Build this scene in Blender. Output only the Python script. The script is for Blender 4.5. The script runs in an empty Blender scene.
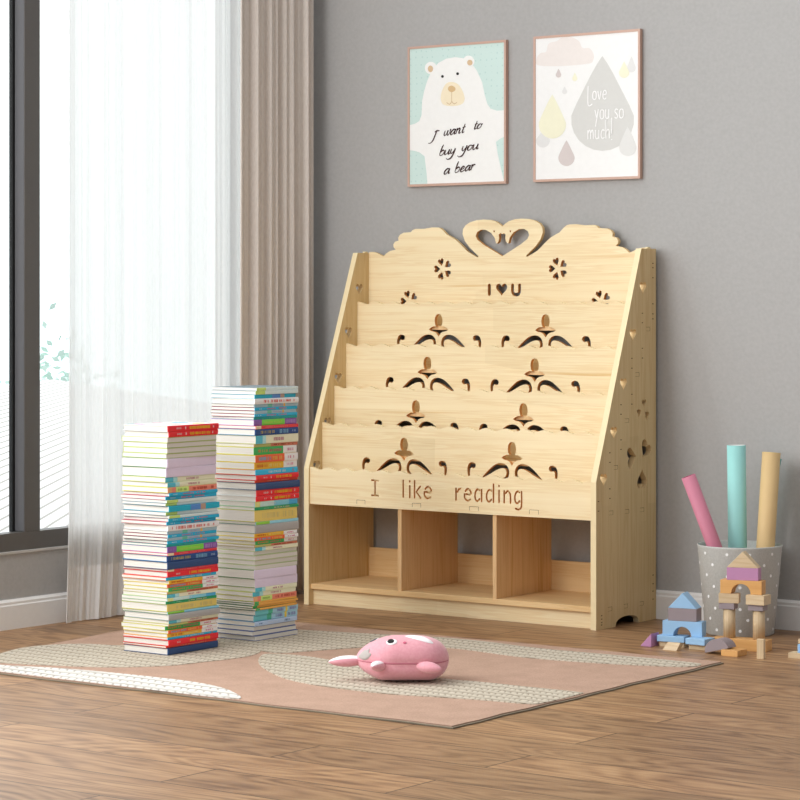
import bpy, bmesh, math, random
from mathutils import Vector, Matrix
from mathutils.geometry import tessellate_polygon
random.seed(7)
scene = bpy.context.scene
COL = scene.collection
PI = math.pi

# ------------------------------------------------------------------ materials
def lin(h):
    if isinstance(h, str):
        h = h.lstrip('#'); v = [int(h[i:i+2], 16)/255 for i in (0, 2, 4)]
    else: v = list(h)
    return tuple((c/12.92 if c <= .04045 else ((c+.055)/1.055)**2.4) for c in v) + (1,)

class NT:
    def __init__(s, name):
        s.m = bpy.data.materials.new(name); s.m.use_nodes = True
        s.t = s.m.node_tree; s.n = s.t.nodes; s.b = s.n['Principled BSDF']; s.out = s.n['Material Output']
    def add(s, typ, **kw):
        n = s.n.new(typ)
        for k, v in kw.items():
            if k.startswith('i_'): n.inputs[k[2:].replace('_', ' ')].default_value = v
            else: setattr(n, k, v)
        return n
    def link(s, a, ao, b, bi): s.t.links.new(a.outputs[ao], b.inputs[bi])
    def ramp(s, stops):
        r = s.add('ShaderNodeValToRGB'); e = r.color_ramp.elements
        while len(e) > 2: e.remove(e[-1])
        for i, (p, c) in enumerate(stops):
            if i < 2: el = e[i]; el.position = p
            else: el = e.new(p)
            el.color = c
        return r
    def coords(s, scale=(1, 1, 1), loc=(0, 0, 0)):
        tc = s.add('ShaderNodeTexCoord'); mp = s.add('ShaderNodeMapping')
        mp.inputs['Scale'].default_value = scale; mp.inputs['Location'].default_value = loc
        s.link(tc, 'Object', mp, 'Vector'); return mp
    def bump(s, node, out, strength, dist=.002):
        b = s.add('ShaderNodeBump'); b.inputs['Strength'].default_value = strength; b.inputs['Distance'].default_value = dist
        s.link(node, out, b, 'Height'); s.link(b, 'Normal', s.b, 'Normal'); return b

_plain = {}
def plain(h, rough=.6, spec=.3, nm=None):
    key = (h, rough, spec)
    if key in _plain: return _plain[key]
    k = NT(nm or 'paint_' + str(h).strip('#')); k.b.inputs['Roughness'].default_value = rough
    k.b.inputs['Specular IOR Level'].default_value = spec
    mp = k.coords((60, 60, 60)); no = k.add('ShaderNodeTexNoise'); no.inputs['Scale'].default_value = 1.0
    k.link(mp, 'Vector', no, 'Vector')
    c = lin(h); r = k.ramp([(.3, tuple(x*.985 for x in c[:3])+(1,)), (.7, tuple(min(1, x*1.01) for x in c[:3])+(1,))])
    k.link(no, 'Fac', r, 'Fac'); k.link(r, 'Color', k.b, 'Base Color')
    _plain[key] = k.m; return k.m

def wood(name, light, dark, axis='X', strip=.0, rough=.45, seed=0.0, contrast=1.0):
    """pine with streaky grain along one axis, glued from staves"""
    k = NT(name); k.b.inputs['Roughness'].default_value = rough; k.b.inputs['Specular IOR Level'].default_value = .3
    i = 'XYZ'.index(axis)
    sc = [26, 26, 26]; sc[i] = 1.1
    mp = k.coords(tuple(sc), (seed, seed*1.7, seed*.6))
    no = k.add('ShaderNodeTexNoise'); no.inputs['Scale'].default_value = 1.4; no.inputs['Detail'].default_value = 4; no.inputs['Distortion'].default_value = .35
    k.link(mp, 'Vector', no, 'Vector')
    sc2 = [190, 190, 190]; sc2[i] = 4
    mp2 = k.coords(tuple(sc2)); n2 = k.add('ShaderNodeTexNoise'); n2.inputs['Scale'].default_value = 1; n2.inputs['Detail'].default_value = 2
    k.link(mp2, 'Vector', n2, 'Vector')
    a = k.add('ShaderNodeMath', operation='MULTIPLY_ADD'); k.link(n2, 'Fac', a, 0); a.inputs[1].default_value = .28; k.link(no, 'Fac', a, 2)
    L, D = lin(light), lin(dark); M = tuple(L[j]*.6+D[j]*.4 for j in range(3))+(1,)
    r = k.ramp([(.46, L), (.60, tuple(L[j]*.85+D[j]*.15 for j in range(3))+(1,))])
    for p, c in ((.66, M), (.70, L), (.80, M), (.9, D)):
        el = r.color_ramp.elements.new(p); el.color = c
    k.link(a, 0, r, 'Fac')
    # staves
    sc3 = [9, 9, 9]; sc3[i] = 1.4
    mp3 = k.coords(tuple(sc3), (seed*.3, .37, .11)); vo = k.add('ShaderNodeTexVoronoi', distance='CHEBYCHEV'); vo.inputs['Scale'].default_value = 1; vo.inputs['Randomness'].default_value = .55
    k.link(mp3, 'Vector', vo, 'Vector')
    r3 = k.ramp([(0, (.93, .92, .90, 1)), (1, (1.03, 1.03, 1.04, 1))]); k.link(vo, 'Color', r3, 'Fac')
    mx = k.add('ShaderNodeMix', data_type='RGBA', blend_type='MULTIPLY'); mx.inputs[0].default_value = contrast
    k.link(r, 'Color', mx, 6); k.link(r3, 'Color', mx, 7); k.link(mx, 2, k.b, 'Base Color')
    k.bump(no, 'Fac', .05, .001)
    return k.m

PINE_X = wood('pine_grain_across', '#f9e7bf', '#e2bd80', 'X')
PINE_Z = wood('pine_grain_upright', '#e0c797', '#c29c60', 'Z', seed=3.1)  # shade of the side panels is put into this darker tone
PINE_IN = wood('pine_inner', '#ecc796', '#cf9c60', 'Z', seed=5.0)  # deeper orange paints the warm bounced shade inside the shelf
PINE_INX = wood('pine_inner_flat', '#f0cf9c', '#d8a868', 'X', seed=8.0)  # same bounced shade painted into the flat inner boards
CUT = plain('#e6c48e', .6)
BURN = plain('#e2a768', .7)
EDGE = plain('#f2dfb4', .5)
SLOT = plain('#6b4d2c', .8)

# ------------------------------------------------------------------ mesh helpers
def mesh_obj(name, verts, faces, mats, parent=None, midx=None, smooth=False, loc=None, rot=None):
    me = bpy.data.meshes.new(name); me.from_pydata([tuple(v) for v in verts], [], faces)
    for m in (mats if isinstance(mats, (list, tuple)) else [mats]): me.materials.append(m)
    if midx: me.polygons.foreach_set('material_index', midx)
    if smooth: me.polygons.foreach_set('use_smooth', [True]*len(me.polygons))
    me.update()
    o = bpy.data.objects.new(name, me); COL.objects.link(o)
    if parent: o.parent = parent
    if loc: o.location = loc
    if rot: o.rotation_euler = rot
    return o
def bm_obj(name, bm, mats, parent=None, smooth=False, **kw):
    bmesh.ops.recalc_face_normals(bm, faces=bm.faces)
    me = bpy.data.meshes.new(name); bm.to_mesh(me); bm.free()
    for m in (mats if isinstance(mats, (list, tuple)) else [mats]): me.materials.append(m)
    if smooth: me.polygons.foreach_set('use_smooth', [True]*len(me.polygons))
    o = bpy.data.objects.new(name, me); COL.objects.link(o)
    if parent: o.parent = parent
    for k, v in kw.items(): setattr(o, k, v)
    return o
def bx(bm, x0, x1, y0, y1, z0, z1, mi=0):
    v = [bm.verts.new(p) for p in ((x0,y0,z0),(x1,y0,z0),(x1,y1,z0),(x0,y1,z0),(x0,y0,z1),(x1,y0,z1),(x1,y1,z1),(x0,y1,z1))]
    fs = []
    for f in ((0,3,2,1),(4,5,6,7),(0,1,5,4),(1,2,6,5),(2,3,7,6),(3,0,4,7)):
        g = bm.faces.new([v[i] for i in f]); g.material_index = mi; fs.append(g)
    return fs
def box(name, b, mat, parent=None, bev=.0, seg=2, **kw):
    bm = bmesh.new(); bx(bm, *b)
    if bev: bmesh.ops.bevel(bm, geom=bm.edges[:], offset=bev, segments=seg, affect='EDGES', profile=.5)
    return bm_obj(name, bm, mat, parent, **kw)
def empty(name, loc=(0,0,0), rz=0):
    o = bpy.data.objects.new(name, None); COL.objects.link(o); o.location = loc; o.rotation_euler = (0,0,rz)
    o.empty_display_size = .05; return o
def tag(o, label=None, cat=None, group=None, kind=None):
    if label: o['label'] = label
    if cat: o['category'] = cat
    if group: o['group'] = group
    if kind: o['kind'] = kind
    return o
def struct(o): o['kind'] = 'structure'; return o

def catmull(pts, n=6, closed=False):
    out = []; N = len(pts)
    rng = range(N if closed else N-1)
    for i in rng:
        if closed: p0, p1, p2, p3 = (pts[(i+k-1) % N] for k in range(4))
        else: p0, p1, p2, p3 = pts[max(i-1,0)], pts[i], pts[i+1], pts[min(i+2,N-1)]
        for j in range(n):
            t = j/n
            out.append(tuple(.5*((2*p1[d])+(-p0[d]+p2[d])*t+(2*p0[d]-5*p1[d]+4*p2[d]-p3[d])*t*t+(-p0[d]+3*p1[d]-3*p2[d]+p3[d])*t**3) for d in range(len(p1))))
    if not closed: out.append(tuple(pts[-1]))
    return out
def stroke(pts, r, n=5, caps=4, smooth=True):
    """outline polygon of a brush stroke; pts (x,z) or (x,z,radius)"""
    P = [(p[0], p[1], p[2] if len(p) > 2 else r) for p in pts]
    if smooth and len(P) > 2: P = catmull(P, n)
    L, R = [], []
    for i, p in enumerate(P):
        a, b = P[max(i-1,0)], P[min(i+1,len(P)-1)]
        dx, dz = b[0]-a[0], b[1]-a[1]; l = math.hypot(dx, dz) or 1
        nx, nz = -dz/l, dx/l
        L.append((p[0]+nx*p[2], p[1]+nz*p[2])); R.append((p[0]-nx*p[2], p[1]-nz*p[2]))
    def cap(p, q, sgn):
        a = math.atan2(p[1]-q[1], p[0]-q[0]); out = []
        for k in range(1, caps): 
            t = a + sgn*(-PI/2 + PI*k/caps); out.append((p[0]+p[2]*math.cos(t), p[1]+p[2]*math.sin(t)))
        return out
    endc = cap(P[-1], P[-2], -1); startc = cap(P[0], P[1], -1)
    return L + endc + R[::-1] + startc
def heart(cx, cz, w, h, rot=0, n=22):
    out = []
    for i in range(n):
        t = 2*PI*i/n
        x = 16*math.sin(t)**3; z = 13*math.cos(t)-5*math.cos(2*t)-2*math.cos(3*t)-math.cos(4*t)
        x *= w/32; z = (z+2.5)*h/29
        out.append((cx+x*math.cos(rot)-z*math.sin(rot), cz+x*math.sin(rot)+z*math.cos(rot)))
    return out
def circ(cx, cz, r, n=12, rz=None): return [(cx+r*math.cos(2*PI*i/n), cz+(rz or r)*math.sin(2*PI*i/n)) for i in range(n)]
def plate(name, outer, holes, plane, c0, c1, mats, parent=None, **kw):
    """flat board with real cut-outs. plane XZ (c = y) or YZ (c = x). mats: face, outer edge, cut edge"""
    def area(p): return sum(p[i][0]*p[(i+1)%len(p)][1]-p[(i+1)%len(p)][0]*p[i][1] for i in range(len(p)))
    loops = [outer if area(outer) > 0 else outer[::-1]] + [h if area(h) < 0 else h[::-1] for h in holes]
    flat = [p for l in loops for p in l]; N = len(flat)
    tri = tessellate_polygon([[Vector((p[0], p[1], 0)) for p in l] for l in loops])
    P3 = (lambda p, c: (p[0], c, p[1])) if plane == 'XZ' else ((lambda p, c: (c, p[0], p[1])) if plane == 'YZ' else (lambda p, c: (p[0], p[1], c)))
    V = [P3(p, c0) for p in flat]+[P3(p, c1) for p in flat]; F = []; MI = []
    for a, b, c in tri:
        F.append((a, b, c)); MI.append(0); F.append((c+N, b+N, a+N)); MI.append(0)
    s = 0
    for li, l in enumerate(loops):
        n = len(l)
        for i in range(n):
            a, b = s+i, s+(i+1) % n; F.append((a, b, b+N, a+N)); MI.append(1 if li == 0 else min(2, len(mats)-1))
        s += n
    bm = bmesh.new(); vs = [bm.verts.new(v) for v in V]
    for f, m in zip(F, MI):
        try: g = bm.faces.new([vs[i] for i in f]); g.material_index = m
        except ValueError: pass
    return bm_obj(name, bm, mats, parent, **kw)
def merge_into(o, other, mat):
    """add another object's faces to o's mesh under a further material and drop the other"""
    bm = bmesh.new(); bm.from_mesh(o.data); n = len(bm.faces); bm.from_mesh(other.data); bm.faces.ensure_lookup_table()
    k_ = len(o.data.materials); o.data.materials.append(mat)
    for f in bm.faces[n:]: f.material_index = k_
    bm.to_mesh(o.data); bm.free(); bpy.data.objects.remove(other)
def strips(name, lines, c, mat, parent, sub=5):
    """ink lines printed on an upright sheet facing -y; each line is a run of (x, z, halfwidth)"""
    V, F = [], []
    for li, ln in enumerate(lines):
        cl = c-li*.00003; P = catmull(ln, sub) if len(ln) > 2 else ln; b = len(V)
        for i, p in enumerate(P):
            q, r_ = P[max(i-1,0)], P[min(i+1,len(P)-1)]; dx, dz = r_[0]-q[0], r_[1]-q[1]; l = math.hypot(dx, dz) or 1
            nx, nz = -dz/l*p[2], dx/l*p[2]; V += [(p[0]+nx, cl, p[1]+nz), (p[0]-nx, cl, p[1]-nz)]
        for i in range(len(P)-1): a = b+2*i; F.append((a, a+1, a+3, a+2))
    return mesh_obj(name, V, F, mat, parent)
def decal(name, polys, c, mat, parent, plane='XZ', th=.0003, sgn=-1):
    """thin printed / inlaid shapes lying on a surface at coordinate c"""
    bm = bmesh.new()
    for poly in polys:
        tri = tessellate_polygon([[Vector((p[0], p[1], 0)) for p in poly]]); n = len(poly)
        P3 = (lambda p, d: (p[0], d, p[1])) if plane == 'XZ' else ((lambda p, d: (d, p[0], p[1])) if plane == 'YZ' else (lambda p, d: (p[0], p[1], d)))
        A = [bm.verts.new(P3(p, c)) for p in poly]; B = [bm.verts.new(P3(p, c+sgn*th)) for p in poly]
        for t in tri: 
            try: bm.faces.new([B[i] for i in t])
            except ValueError: pass
        for i in range(n): bm.faces.new((A[i], A[(i+1) % n], B[(i+1) % n], B[i]))
    return bm_obj(name, bm, mat, parent)

# ------------------------------------------------------------------ room shell
WX = -.306      # face of the left wall
WY = .014       # face of the back wall
k = NT('grey_plaster'); mp = k.coords((1, 1, 1)); n1 = k.add('ShaderNodeTexNoise'); n1.inputs['Scale'].default_value = 90; n1.inputs['Detail'].default_value = 4
k.link(mp, 'Vector', n1, 'Vector'); r = k.ramp([(.3, lin('#a8a7a6')), (.7, lin('#aeadac'))]); k.link(n1, 'Fac', r, 'Fac'); k.link(r, 'Color', k.b, 'Base Color')
k.b.inputs['Roughness'].default_value = .85; k.bump(n1, 'Fac', .25, .002); WALL = k.m

k = NT('oak_planks'); mp = k.coords((1, 1, 1), (.25, .10, 0))
br = k.add('ShaderNodeTexBrick'); br.offset = .37; br.offset_frequency = 2; br.squash = 1
for a, v in (('Scale', 1), ('Mortar Size', .0028), ('Mortar Smooth', .5), ('Bias', 0), ('Brick Width', 1.15), ('Row Height', .17)): br.inputs[a].default_value = v
br.inputs['Color1'].default_value = (0, 0, 0, 1); br.inputs['Color2'].default_value = (1, 1, 1, 1); br.inputs['Mortar'].default_value = (.5, .5, .5, 1)
k.link(mp, 'Vector', br, 'Vector')
# each plank shifts its grain
sh = k.add('ShaderNodeVectorMath', operation='SCALE'); k.link(br, 'Color', sh, 0); sh.inputs['Scale'].default_value = 7.3
ad = k.add('ShaderNodeVectorMath', operation='ADD'); k.link(mp, 'Vector', ad, 0); k.link(sh, 0, ad, 1)
m2 = k.add('ShaderNodeMapping'); m2.inputs['Scale'].default_value = (.75, 3.4, 1); k.link(ad, 0, m2, 'Vector')
cath = k.add('ShaderNodeTexNoise'); cath.inputs['Scale'].default_value = 1.5; cath.inputs['Detail'].default_value = 1.0; cath.inputs['Distortion'].default_value = .5; k.link(m2, 'Vector', cath, 'Vector')
ml = k.add('ShaderNodeMath', operation='MULTIPLY'); k.link(cath, 'Fac', ml, 0); ml.inputs[1].default_value = 105
sn = k.add('ShaderNodeMath', operation='SINE'); k.link(ml, 0, sn, 0)
m3 = k.add('ShaderNodeMapping'); m3.inputs['Scale'].default_value = (7, 55, 1); k.link(ad, 0, m3, 'Vector')
fi = k.add('ShaderNodeTexNoise'); fi.inputs['Scale'].default_value = 1; fi.inputs['Detail'].default_value = 3; k.link(m3, 'Vector', fi, 'Vector')
cm = k.add('ShaderNodeMath', operation='MULTIPLY_ADD'); k.link(sn, 0, cm, 0); cm.inputs[1].default_value = .13; k.link(fi, 'Fac', cm, 2)
r = k.ramp([(.22, lin('#77573c')), (.80, lin('#ae8b66'))]); el = r.color_ramp.elements.new(.5); el.color = lin('#9c7856'); k.link(cm, 0, r, 'Fac')
tone = k.ramp([(0, (.80, .78, .77, 1)), (1, (1.14, 1.12, 1.10, 1))]); k.link(br, 'Color', tone, 'Fac')
mx = k.add('ShaderNodeMix', data_type='RGBA', blend_type='MULTIPLY'); mx.inputs[0].default_value = 1; k.link(r, 'Color', mx, 6); k.link(tone, 'Color', mx, 7)
mo = k.add('ShaderNodeMix', data_type='RGBA'); k.link(br, 'Fac', mo, 0); k.link(mx, 2, mo, 6); mo.inputs[7].default_value = lin('#4a3422'); k.link(mo, 2, k.b, 'Base Color')
k.b.inputs['Roughness'].default_value = .42; k.b.inputs['Specular IOR Level'].default_value = .35; k.bump(cm, 0, .08, .001); OAK = k.m

TRIM = plain('#e9e8e7', .4); FRAME = plain('#5f5d5b', .45); FRAME_SIDE = plain('#5c5c5f', .7); GASKET = plain('#1b1b1c', .6)

struct(box('floor', (WX-.12, 8, -9, .2, -.06, 0), OAK))
struct(box('wall_back', (WX-.12, 8, WY, WY+.12, -.06, 2.9), WALL))
W0, W1 = -3.3, -.27           # window opening along Y
WZ0, WZ1 = .225, 2.45
bm = bmesh.new()
bx(bm, WX-.12, WX, -4.6, WY, -.06, WZ0-.002); bx(bm, WX-.12, WX, -4.6, WY, WZ1, 2.9)
bx(bm, WX-.12, WX, W1, WY, WZ0-.002, WZ1); bx(bm, WX-.12, WX, -4.6, W0, WZ0-.002, WZ1)
struct(bm_obj('wall_left', bm, WALL))
def baseboard(name, pts):
    # profile: flat board with a small stepped cap; swept along straight run
    prof = [(0, 0), (.0125, 0), (.0125, .068), (.010, .072), (.010, .079), (.006, .083), (.004, .086), (0, .086)]
    (xa, ya), (xb, yb), nrm = pts
    V = []
    for (x, y) in ((xa, ya), (xb, yb)):
        for d, z in prof: V.append((x+nrm[0]*d, y+nrm[1]*d, z))
    n = len(prof); F = [(i, (i+1) % n, n+(i+1) % n, n+i) for i in range(n)]+[tuple(range(n)), tuple(range(2*n-1, n-1, -1))]
    bm = bmesh.new(); vs = [bm.verts.new(v) for v in V]
    for f in F: bm.faces.new([vs[i] for i in f])
    return struct(bm_obj(name, bm, TRIM))
baseboard('baseboard_back', ((WX, WY), (8, WY), (0, -1)))
baseboard('baseboard_left', ((WX, -4.6), (WX, WY-.012), (1, 0)))

# window: outer frame, mullion post, sash edge, panes
win = struct(empty('window_1', (WX, (W0+W1)/2, WZ0)))
def wbox(name, b, mat, bev=.0015):
    o = box(name, b, mat, None, bev); o.parent = win; o.matrix_parent_inverse = Matrix.Translation(win.location).inverted(); return o
FX0 = WX-.045
bm = bmesh.new()
bx(bm, FX0, WX+.001, W0, W1, WZ0, WZ0+.052); bx(bm, FX0, WX+.001, W0, W1, WZ1-.05, WZ1)
bx(bm, FX0, WX+.001, W1-.05, W1, WZ0+.052, WZ1-.05); bx(bm, FX0, WX+.001, W0, W0+.05, WZ0+.052, WZ1-.05)
o = bm_obj('window_frame', bm, FRAME, win); o.matrix_parent_inverse = Matrix.Translation(win.location).inverted()
P0, P1 = -1.262, -1.197
wbox('mullion', (WX-.036, WX+.001, P0, P1, WZ0+.052, WZ1-.05), FRAME)
wbox('sash_edge', (WX-.038, WX-.0005, P0-.0012, P0+.001, WZ0+.055, WZ1-.052), FRAME_SIDE, 0)
wbox('gasket', (WX-.05, WX-.036, P0-.012, P1+.004, WZ0+.052, WZ1-.05), GASKET, 0)
k = NT('window_glass'); k.n.remove(k.b); tr = k.add('ShaderNodeBsdfTransparent'); tr.inputs['Color'].default_value = (.97, .99, .99, 1)
gl = k.add('ShaderNodeBsdfGlossy'); gl.inputs['Roughness'].default_value = .02; fr = k.add('ShaderNodeFresnel'); fr.inputs['IOR'].default_value = 1.2
ms = k.add('ShaderNodeMixShader'); k.link(fr, 0, ms, 0); k.link(tr, 0, ms, 1); k.link(gl, 0, ms, 2); k.link(ms, 0, k.out, 'Surface'); GLASS = k.m
wbox('pane', (WX-.044, WX-.040, P1-.002, W1-.049, WZ0+.05, WZ1-.048), GLASS, 0)
wbox('pane', (WX-.044, WX-.040, W0+.049, P0-.008, WZ0+.05, WZ1-.048), GLASS, 0)
o = wbox('window_sill', (WX-.01, WX+.006, W0, W1, WZ0-.008, WZ0), plain('#b9b7b4', .5), .001)

# ------------------------------------------------------------------ curtains
def fabric(name, col, dark, opaque=1.0, hem=None, rough=.9, transl=.0):
    k = NT(name); k.b.inputs['Roughness'].default_value = rough; k.b.inputs['Specular IOR Level'].default_value = .1
    mp = k.coords((400, 400, 60)); n = k.add('ShaderNodeTexNoise'); n.inputs['Scale'].default_value = 1; n.inputs['Detail'].default_value = 2; k.link(mp, 'Vector', n, 'Vector')
    r = k.ramp([(.3, lin(dark)), (.7, lin(col))]); k.link(n, 'Fac', r, 'Fac'); k.link(r, 'Color', k.b, 'Base Color')
    if transl:
        tl = k.add('ShaderNodeBsdfTranslucent'); k.link(r, 'Color', tl, 'Color'); ms = k.add('ShaderNodeMixShader'); ms.inputs[0].default_value = transl
        k.link(k.b, 0, ms, 1); k.link(tl, 0, ms, 2); last = ms
    else: last = k.b
    if opaque < 1:
        tp = k.add('ShaderNodeBsdfTransparent'); m2 = k.add('ShaderNodeMixShader'); m2.inputs[0].default_value = opaque
        k.link(tp, 0, m2, 1); k.link(last, 0, m2, 2); last = m2
    k.link(last, 0, k.out, 'Surface'); return k.m
SHEER = fabric('sheer_voile', '#fbfbfb', '#f5f6f6', opaque=.90, transl=.6)
HEM = fabric('sheer_hem', '#f1f1f1', '#e9e9e9', opaque=.97, transl=.22)
DRAPE = fabric('taupe_linen', '#e6ded7', '#dad1c9')
def curtain(name, y0, y1, xc, z0, z1, folds, parent=None, ny=260, nz=14, mat=None, flare=0.0):
    V, F = [], []
    for j in range(nz+1):
        z = z0+(z1-z0)*j/nz; fl = 1-j/nz
        for i in range(ny+1):
            t = i/ny; y = y0+(y1-y0)*t + flare*fl*fl*(-(1-t))
            x = xc
            for (f, a, ph) in folds: x += a*math.sin(2*PI*f*t+ph+.25*math.sin(z*1.3+f))*(.85+.25*fl)
            V.append((x, y, z))
    for j in range(nz):
        for i in range(ny):
            a = j*(ny+1)+i; F.append((a, a+1, a+ny+2, a+ny+1))
    return mesh_obj(name, V, F, mat, parent, smooth=True)
sh = tag(empty('sheer_curtain', (-.23, -.75, 0)), 'white sheer voile curtain hanging to the floor in front of the window', 'curtain')
inv = Matrix.Translation(sh.location).inverted()
SF = [(13, .0035, 0), (29, .0022, 1.3), (5, .006, 2.0), (53, .0012, .4)]
for nm, za, zb, nz, m in (('voile_panel', .165, 2.42, 12, SHEER), ('hem', .004, .165, 3, HEM)):
    V, F = [], []; ny = 420
    for j in range(nz+1):
        z = za+(zb-za)*j/nz
        for i in range(ny+1):
            t = i/ny; y = -1.150+t*(.800); dens = 1 if t < .80 else 1.9
            x = -.243+.02*t
            for (f, a, ph) in SF: x += a*dens*math.sin(2*PI*f*t+ph+.2*math.sin(z*1.1+f))
            x -= .012*max(0, .3-z)/.3; y += -.006*max(0, .25-z)/.25*math.sin(9*t)
            V.append((x, y, z))
    for j in range(nz):
        for i in range(ny):
            a = j*(ny+1)+i; F.append((a, a+1, a+ny+2, a+ny+1))
    o = mesh_obj(nm, V, F, m, sh, smooth=True); o.matrix_parent_inverse = inv
dr = tag(curtain('drape', -.432, -.045, -.188, .012, 2.42, [(10.5, .0075, .5), (4.7, .0070, 1.2), (23, .0018, 2)], mat=DRAPE, flare=.012),
         'taupe linen drape hanging in deep folds in the corner beside the shelf', 'curtain')
md = dr.modifiers.new('thick', 'SOLIDIFY'); md.thickness = .003
bm = bmesh.new(); bmesh.ops.create_cone(bm, cap_ends=True, segments=16, radius1=.012, radius2=.012, depth=3.4, matrix=Matrix.Translation((-.21, -1.72, 2.44)) @ Matrix.Rotation(PI/2, 4, 'X'))
for y in (-3.2, -1.7, -.1): bx(bm, WX, -.205, y-.01, y+.01, 2.43, 2.45)
tag(bm_obj('curtain_rail', bm, FRAME), 'dark curtain rail fixed to the wall above the window', 'rail')

# ------------------------------------------------------------------ bookshelf
W, D, H, TH = 1.08, .337, 1.1087, .0187
shelf = tag(empty('bookshelf', (W/2, -D/2, 0)), 'pale pine sling bookshelf with carved swan top and three open cubbies against grey wall', 'bookshelf')
SINV = Matrix.Translation(shelf.location).inverted()
def sp(o): o.parent = shelf; o.matrix_parent_inverse = SINV; return o
# ---- side panels
def side(x0, x1):
    out = [(0, 0), (0, H), (-.0845, H), (-.333, .440), (-D, .4276), (-D, 0), (-.2305, 0)]
    for i in range(1, 8):
        t = PI-PI*i/8; out.append((-.1643+.0662*math.cos(t)*-1*-1, .026*math.sin(t)))
    # arch from y=-.2305 to y=-.098
    out = out[:7]+[(-.1643-.0662*math.cos(PI*i/9), .0265*math.sin(PI*i/9)**.7) for i in range(1, 9)]+[(-.0981, 0)]
    holes = [heart(y, z, .037, .036) for y, z in ((-.0752,.9911),(-.1323,.8519),(-.1860,.7076),(-.2400,.5667),(-.2960,.4327))]
    holes += [heart(-.0666,.648,.022,.022,PI), heart(-.0973,.6220,.022,.022,PI*.12), heart(-.058,.6150,.022,.022,-PI*.12)]
    holes[-3:] = [heart(-.0680,.6480,.025,.025,0), heart(-.0950,.6225,.025,.025,PI*.66), heart(-.0540,.6150,.025,.025,-PI*.72)]
    holes += [heart(-.1380,.4905,.064,.052,PI*.54), heart(-.0610,.5080,.062,.054,-PI*.20), heart(-.0800,.4250,.056,.060,PI)]
    return out, holes
for x0, x1 in ((0, TH), (W-TH, W)):
    o_, h_ = side(x0, x1)
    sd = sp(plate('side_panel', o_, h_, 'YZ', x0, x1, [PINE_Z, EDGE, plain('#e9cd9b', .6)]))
    # through-tenon outlines on the outer face
    xs = W if x0 > .5 else 0; sgn = 1 if xs else -1
    L = []
    def rect(y0, y1, z0, z1): return [(y0, z0), (y1, z0), (y1, z1), (y0, z1)]
    def tenon(y, z, w=.022, h=.012, t=.0009):
        L.extend([rect(y-w/2, y+w/2, z+h/2-t, z+h/2), rect(y+w/2-t, y+w/2, z-h/2, z+h/2-t), rect(y-w/2, y+w/2-t, z-h/2, z-h/2+t*.6)])
    for y, z in ((-.0464,.869),(-.1078,.7347),(-.1673,.6003),(-.2289,.4657),(-.2555,.3348),(-.1662,.333),(-.081,.3325),(-.261,.0549),(-.173,.0552),(-.0838,.0541)): tenon(y, z)
    for y, zz in ((-.0185, (1.065,1.052,1.022,.944,.914,.899)), (-.0787, (.916,.888,.812,.783)), (-.139, (.783,.754,.677,.648)), (-.2, (.648,.620,.545,.517)), (-.262, (.510,.482,.405,.377)), (-.324, (.372,.344)), (-.0174, (.133,.107,.085,.061)), (-.3071, (.040,.030,.020,.013))):
        for z in zz: L.append(rect(y-.0035, y+.0035, z-.0013, z+.0013))
    o = decal('joint_line', L, xs, SLOT, None, 'YZ', .0003, sgn); merge_into(sd, o, SLOT)
# ---- waved boards with cut-outs
XL, XR = TH, W-TH
def wave_top(zt, phase=0):
    pts = []; n = 15; per = (XR-XL)/n
    for i in range(n*6+1):
        x = XL+per*i/6; pts.append((x, zt+.0043*math.cos(2*PI*(x-.0895)/per)))
    return pts
def ornament(cx, zt, full=True):
    z = lambda v: zt-.567+v
    H_ = []
    half = [(0,.5325),(.0085,.5300),(.0135,.522),(.0152,.511),(.0138,.500),(.0100,.4935),(.020,.4935),(.030,.4895),(.038,.4835),(.029,.4785),(.017,.4765),(.009,.4725)]
    pl = [(cx+a, z(b)) for a, b in half]+[(cx, z(.4615))]+[(cx-a, z(b)) for a, b in half[:0:-1]]
    H_.append(pl)
    a1 = [(.034,.4215,.0016),(.024,.4225,.0032),(.0165,.431,.0042),(.0150,.443,.0042),(.0205,.4545,.0050),(.034,.4600,.0062),(.055,.4560,.0072),(.080,.4410,.0056),(.108,.4215,.0012)]
    a2 = [(.1400,.4575,.0078),(.1500,.4580,.0068),(.1568,.4480,.0048),(.1575,.4360,.0040),(.1560,.4240,.0028)]
    for s in (-1, 1):
        H_.append(stroke([(cx+s*a, z(b), r*1.18) for a, b, r in a1], 0, 5))
        H_.append(stroke([(cx+s*a, z(b), r*1.15) for a, b, r in a2], 0, 4))
    return H_
BM_ = [PINE_X, EDGE, BURN]
tops = [(-.079, .947, .855-.125), (-.139, .8135, .594), (-.2, .6795, .458), (-.262, .5655, .326)]
for yc, zt, zb in tops:
    outer = wave_top(zt)+[(XR, zb), (XL, zb)]
    holes = ornament(.340, zt)+ornament(.741, zt)
    sp(plate('front_board', outer, holes, 'XZ', yc-.0065, yc+.0065, BM_))
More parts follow.
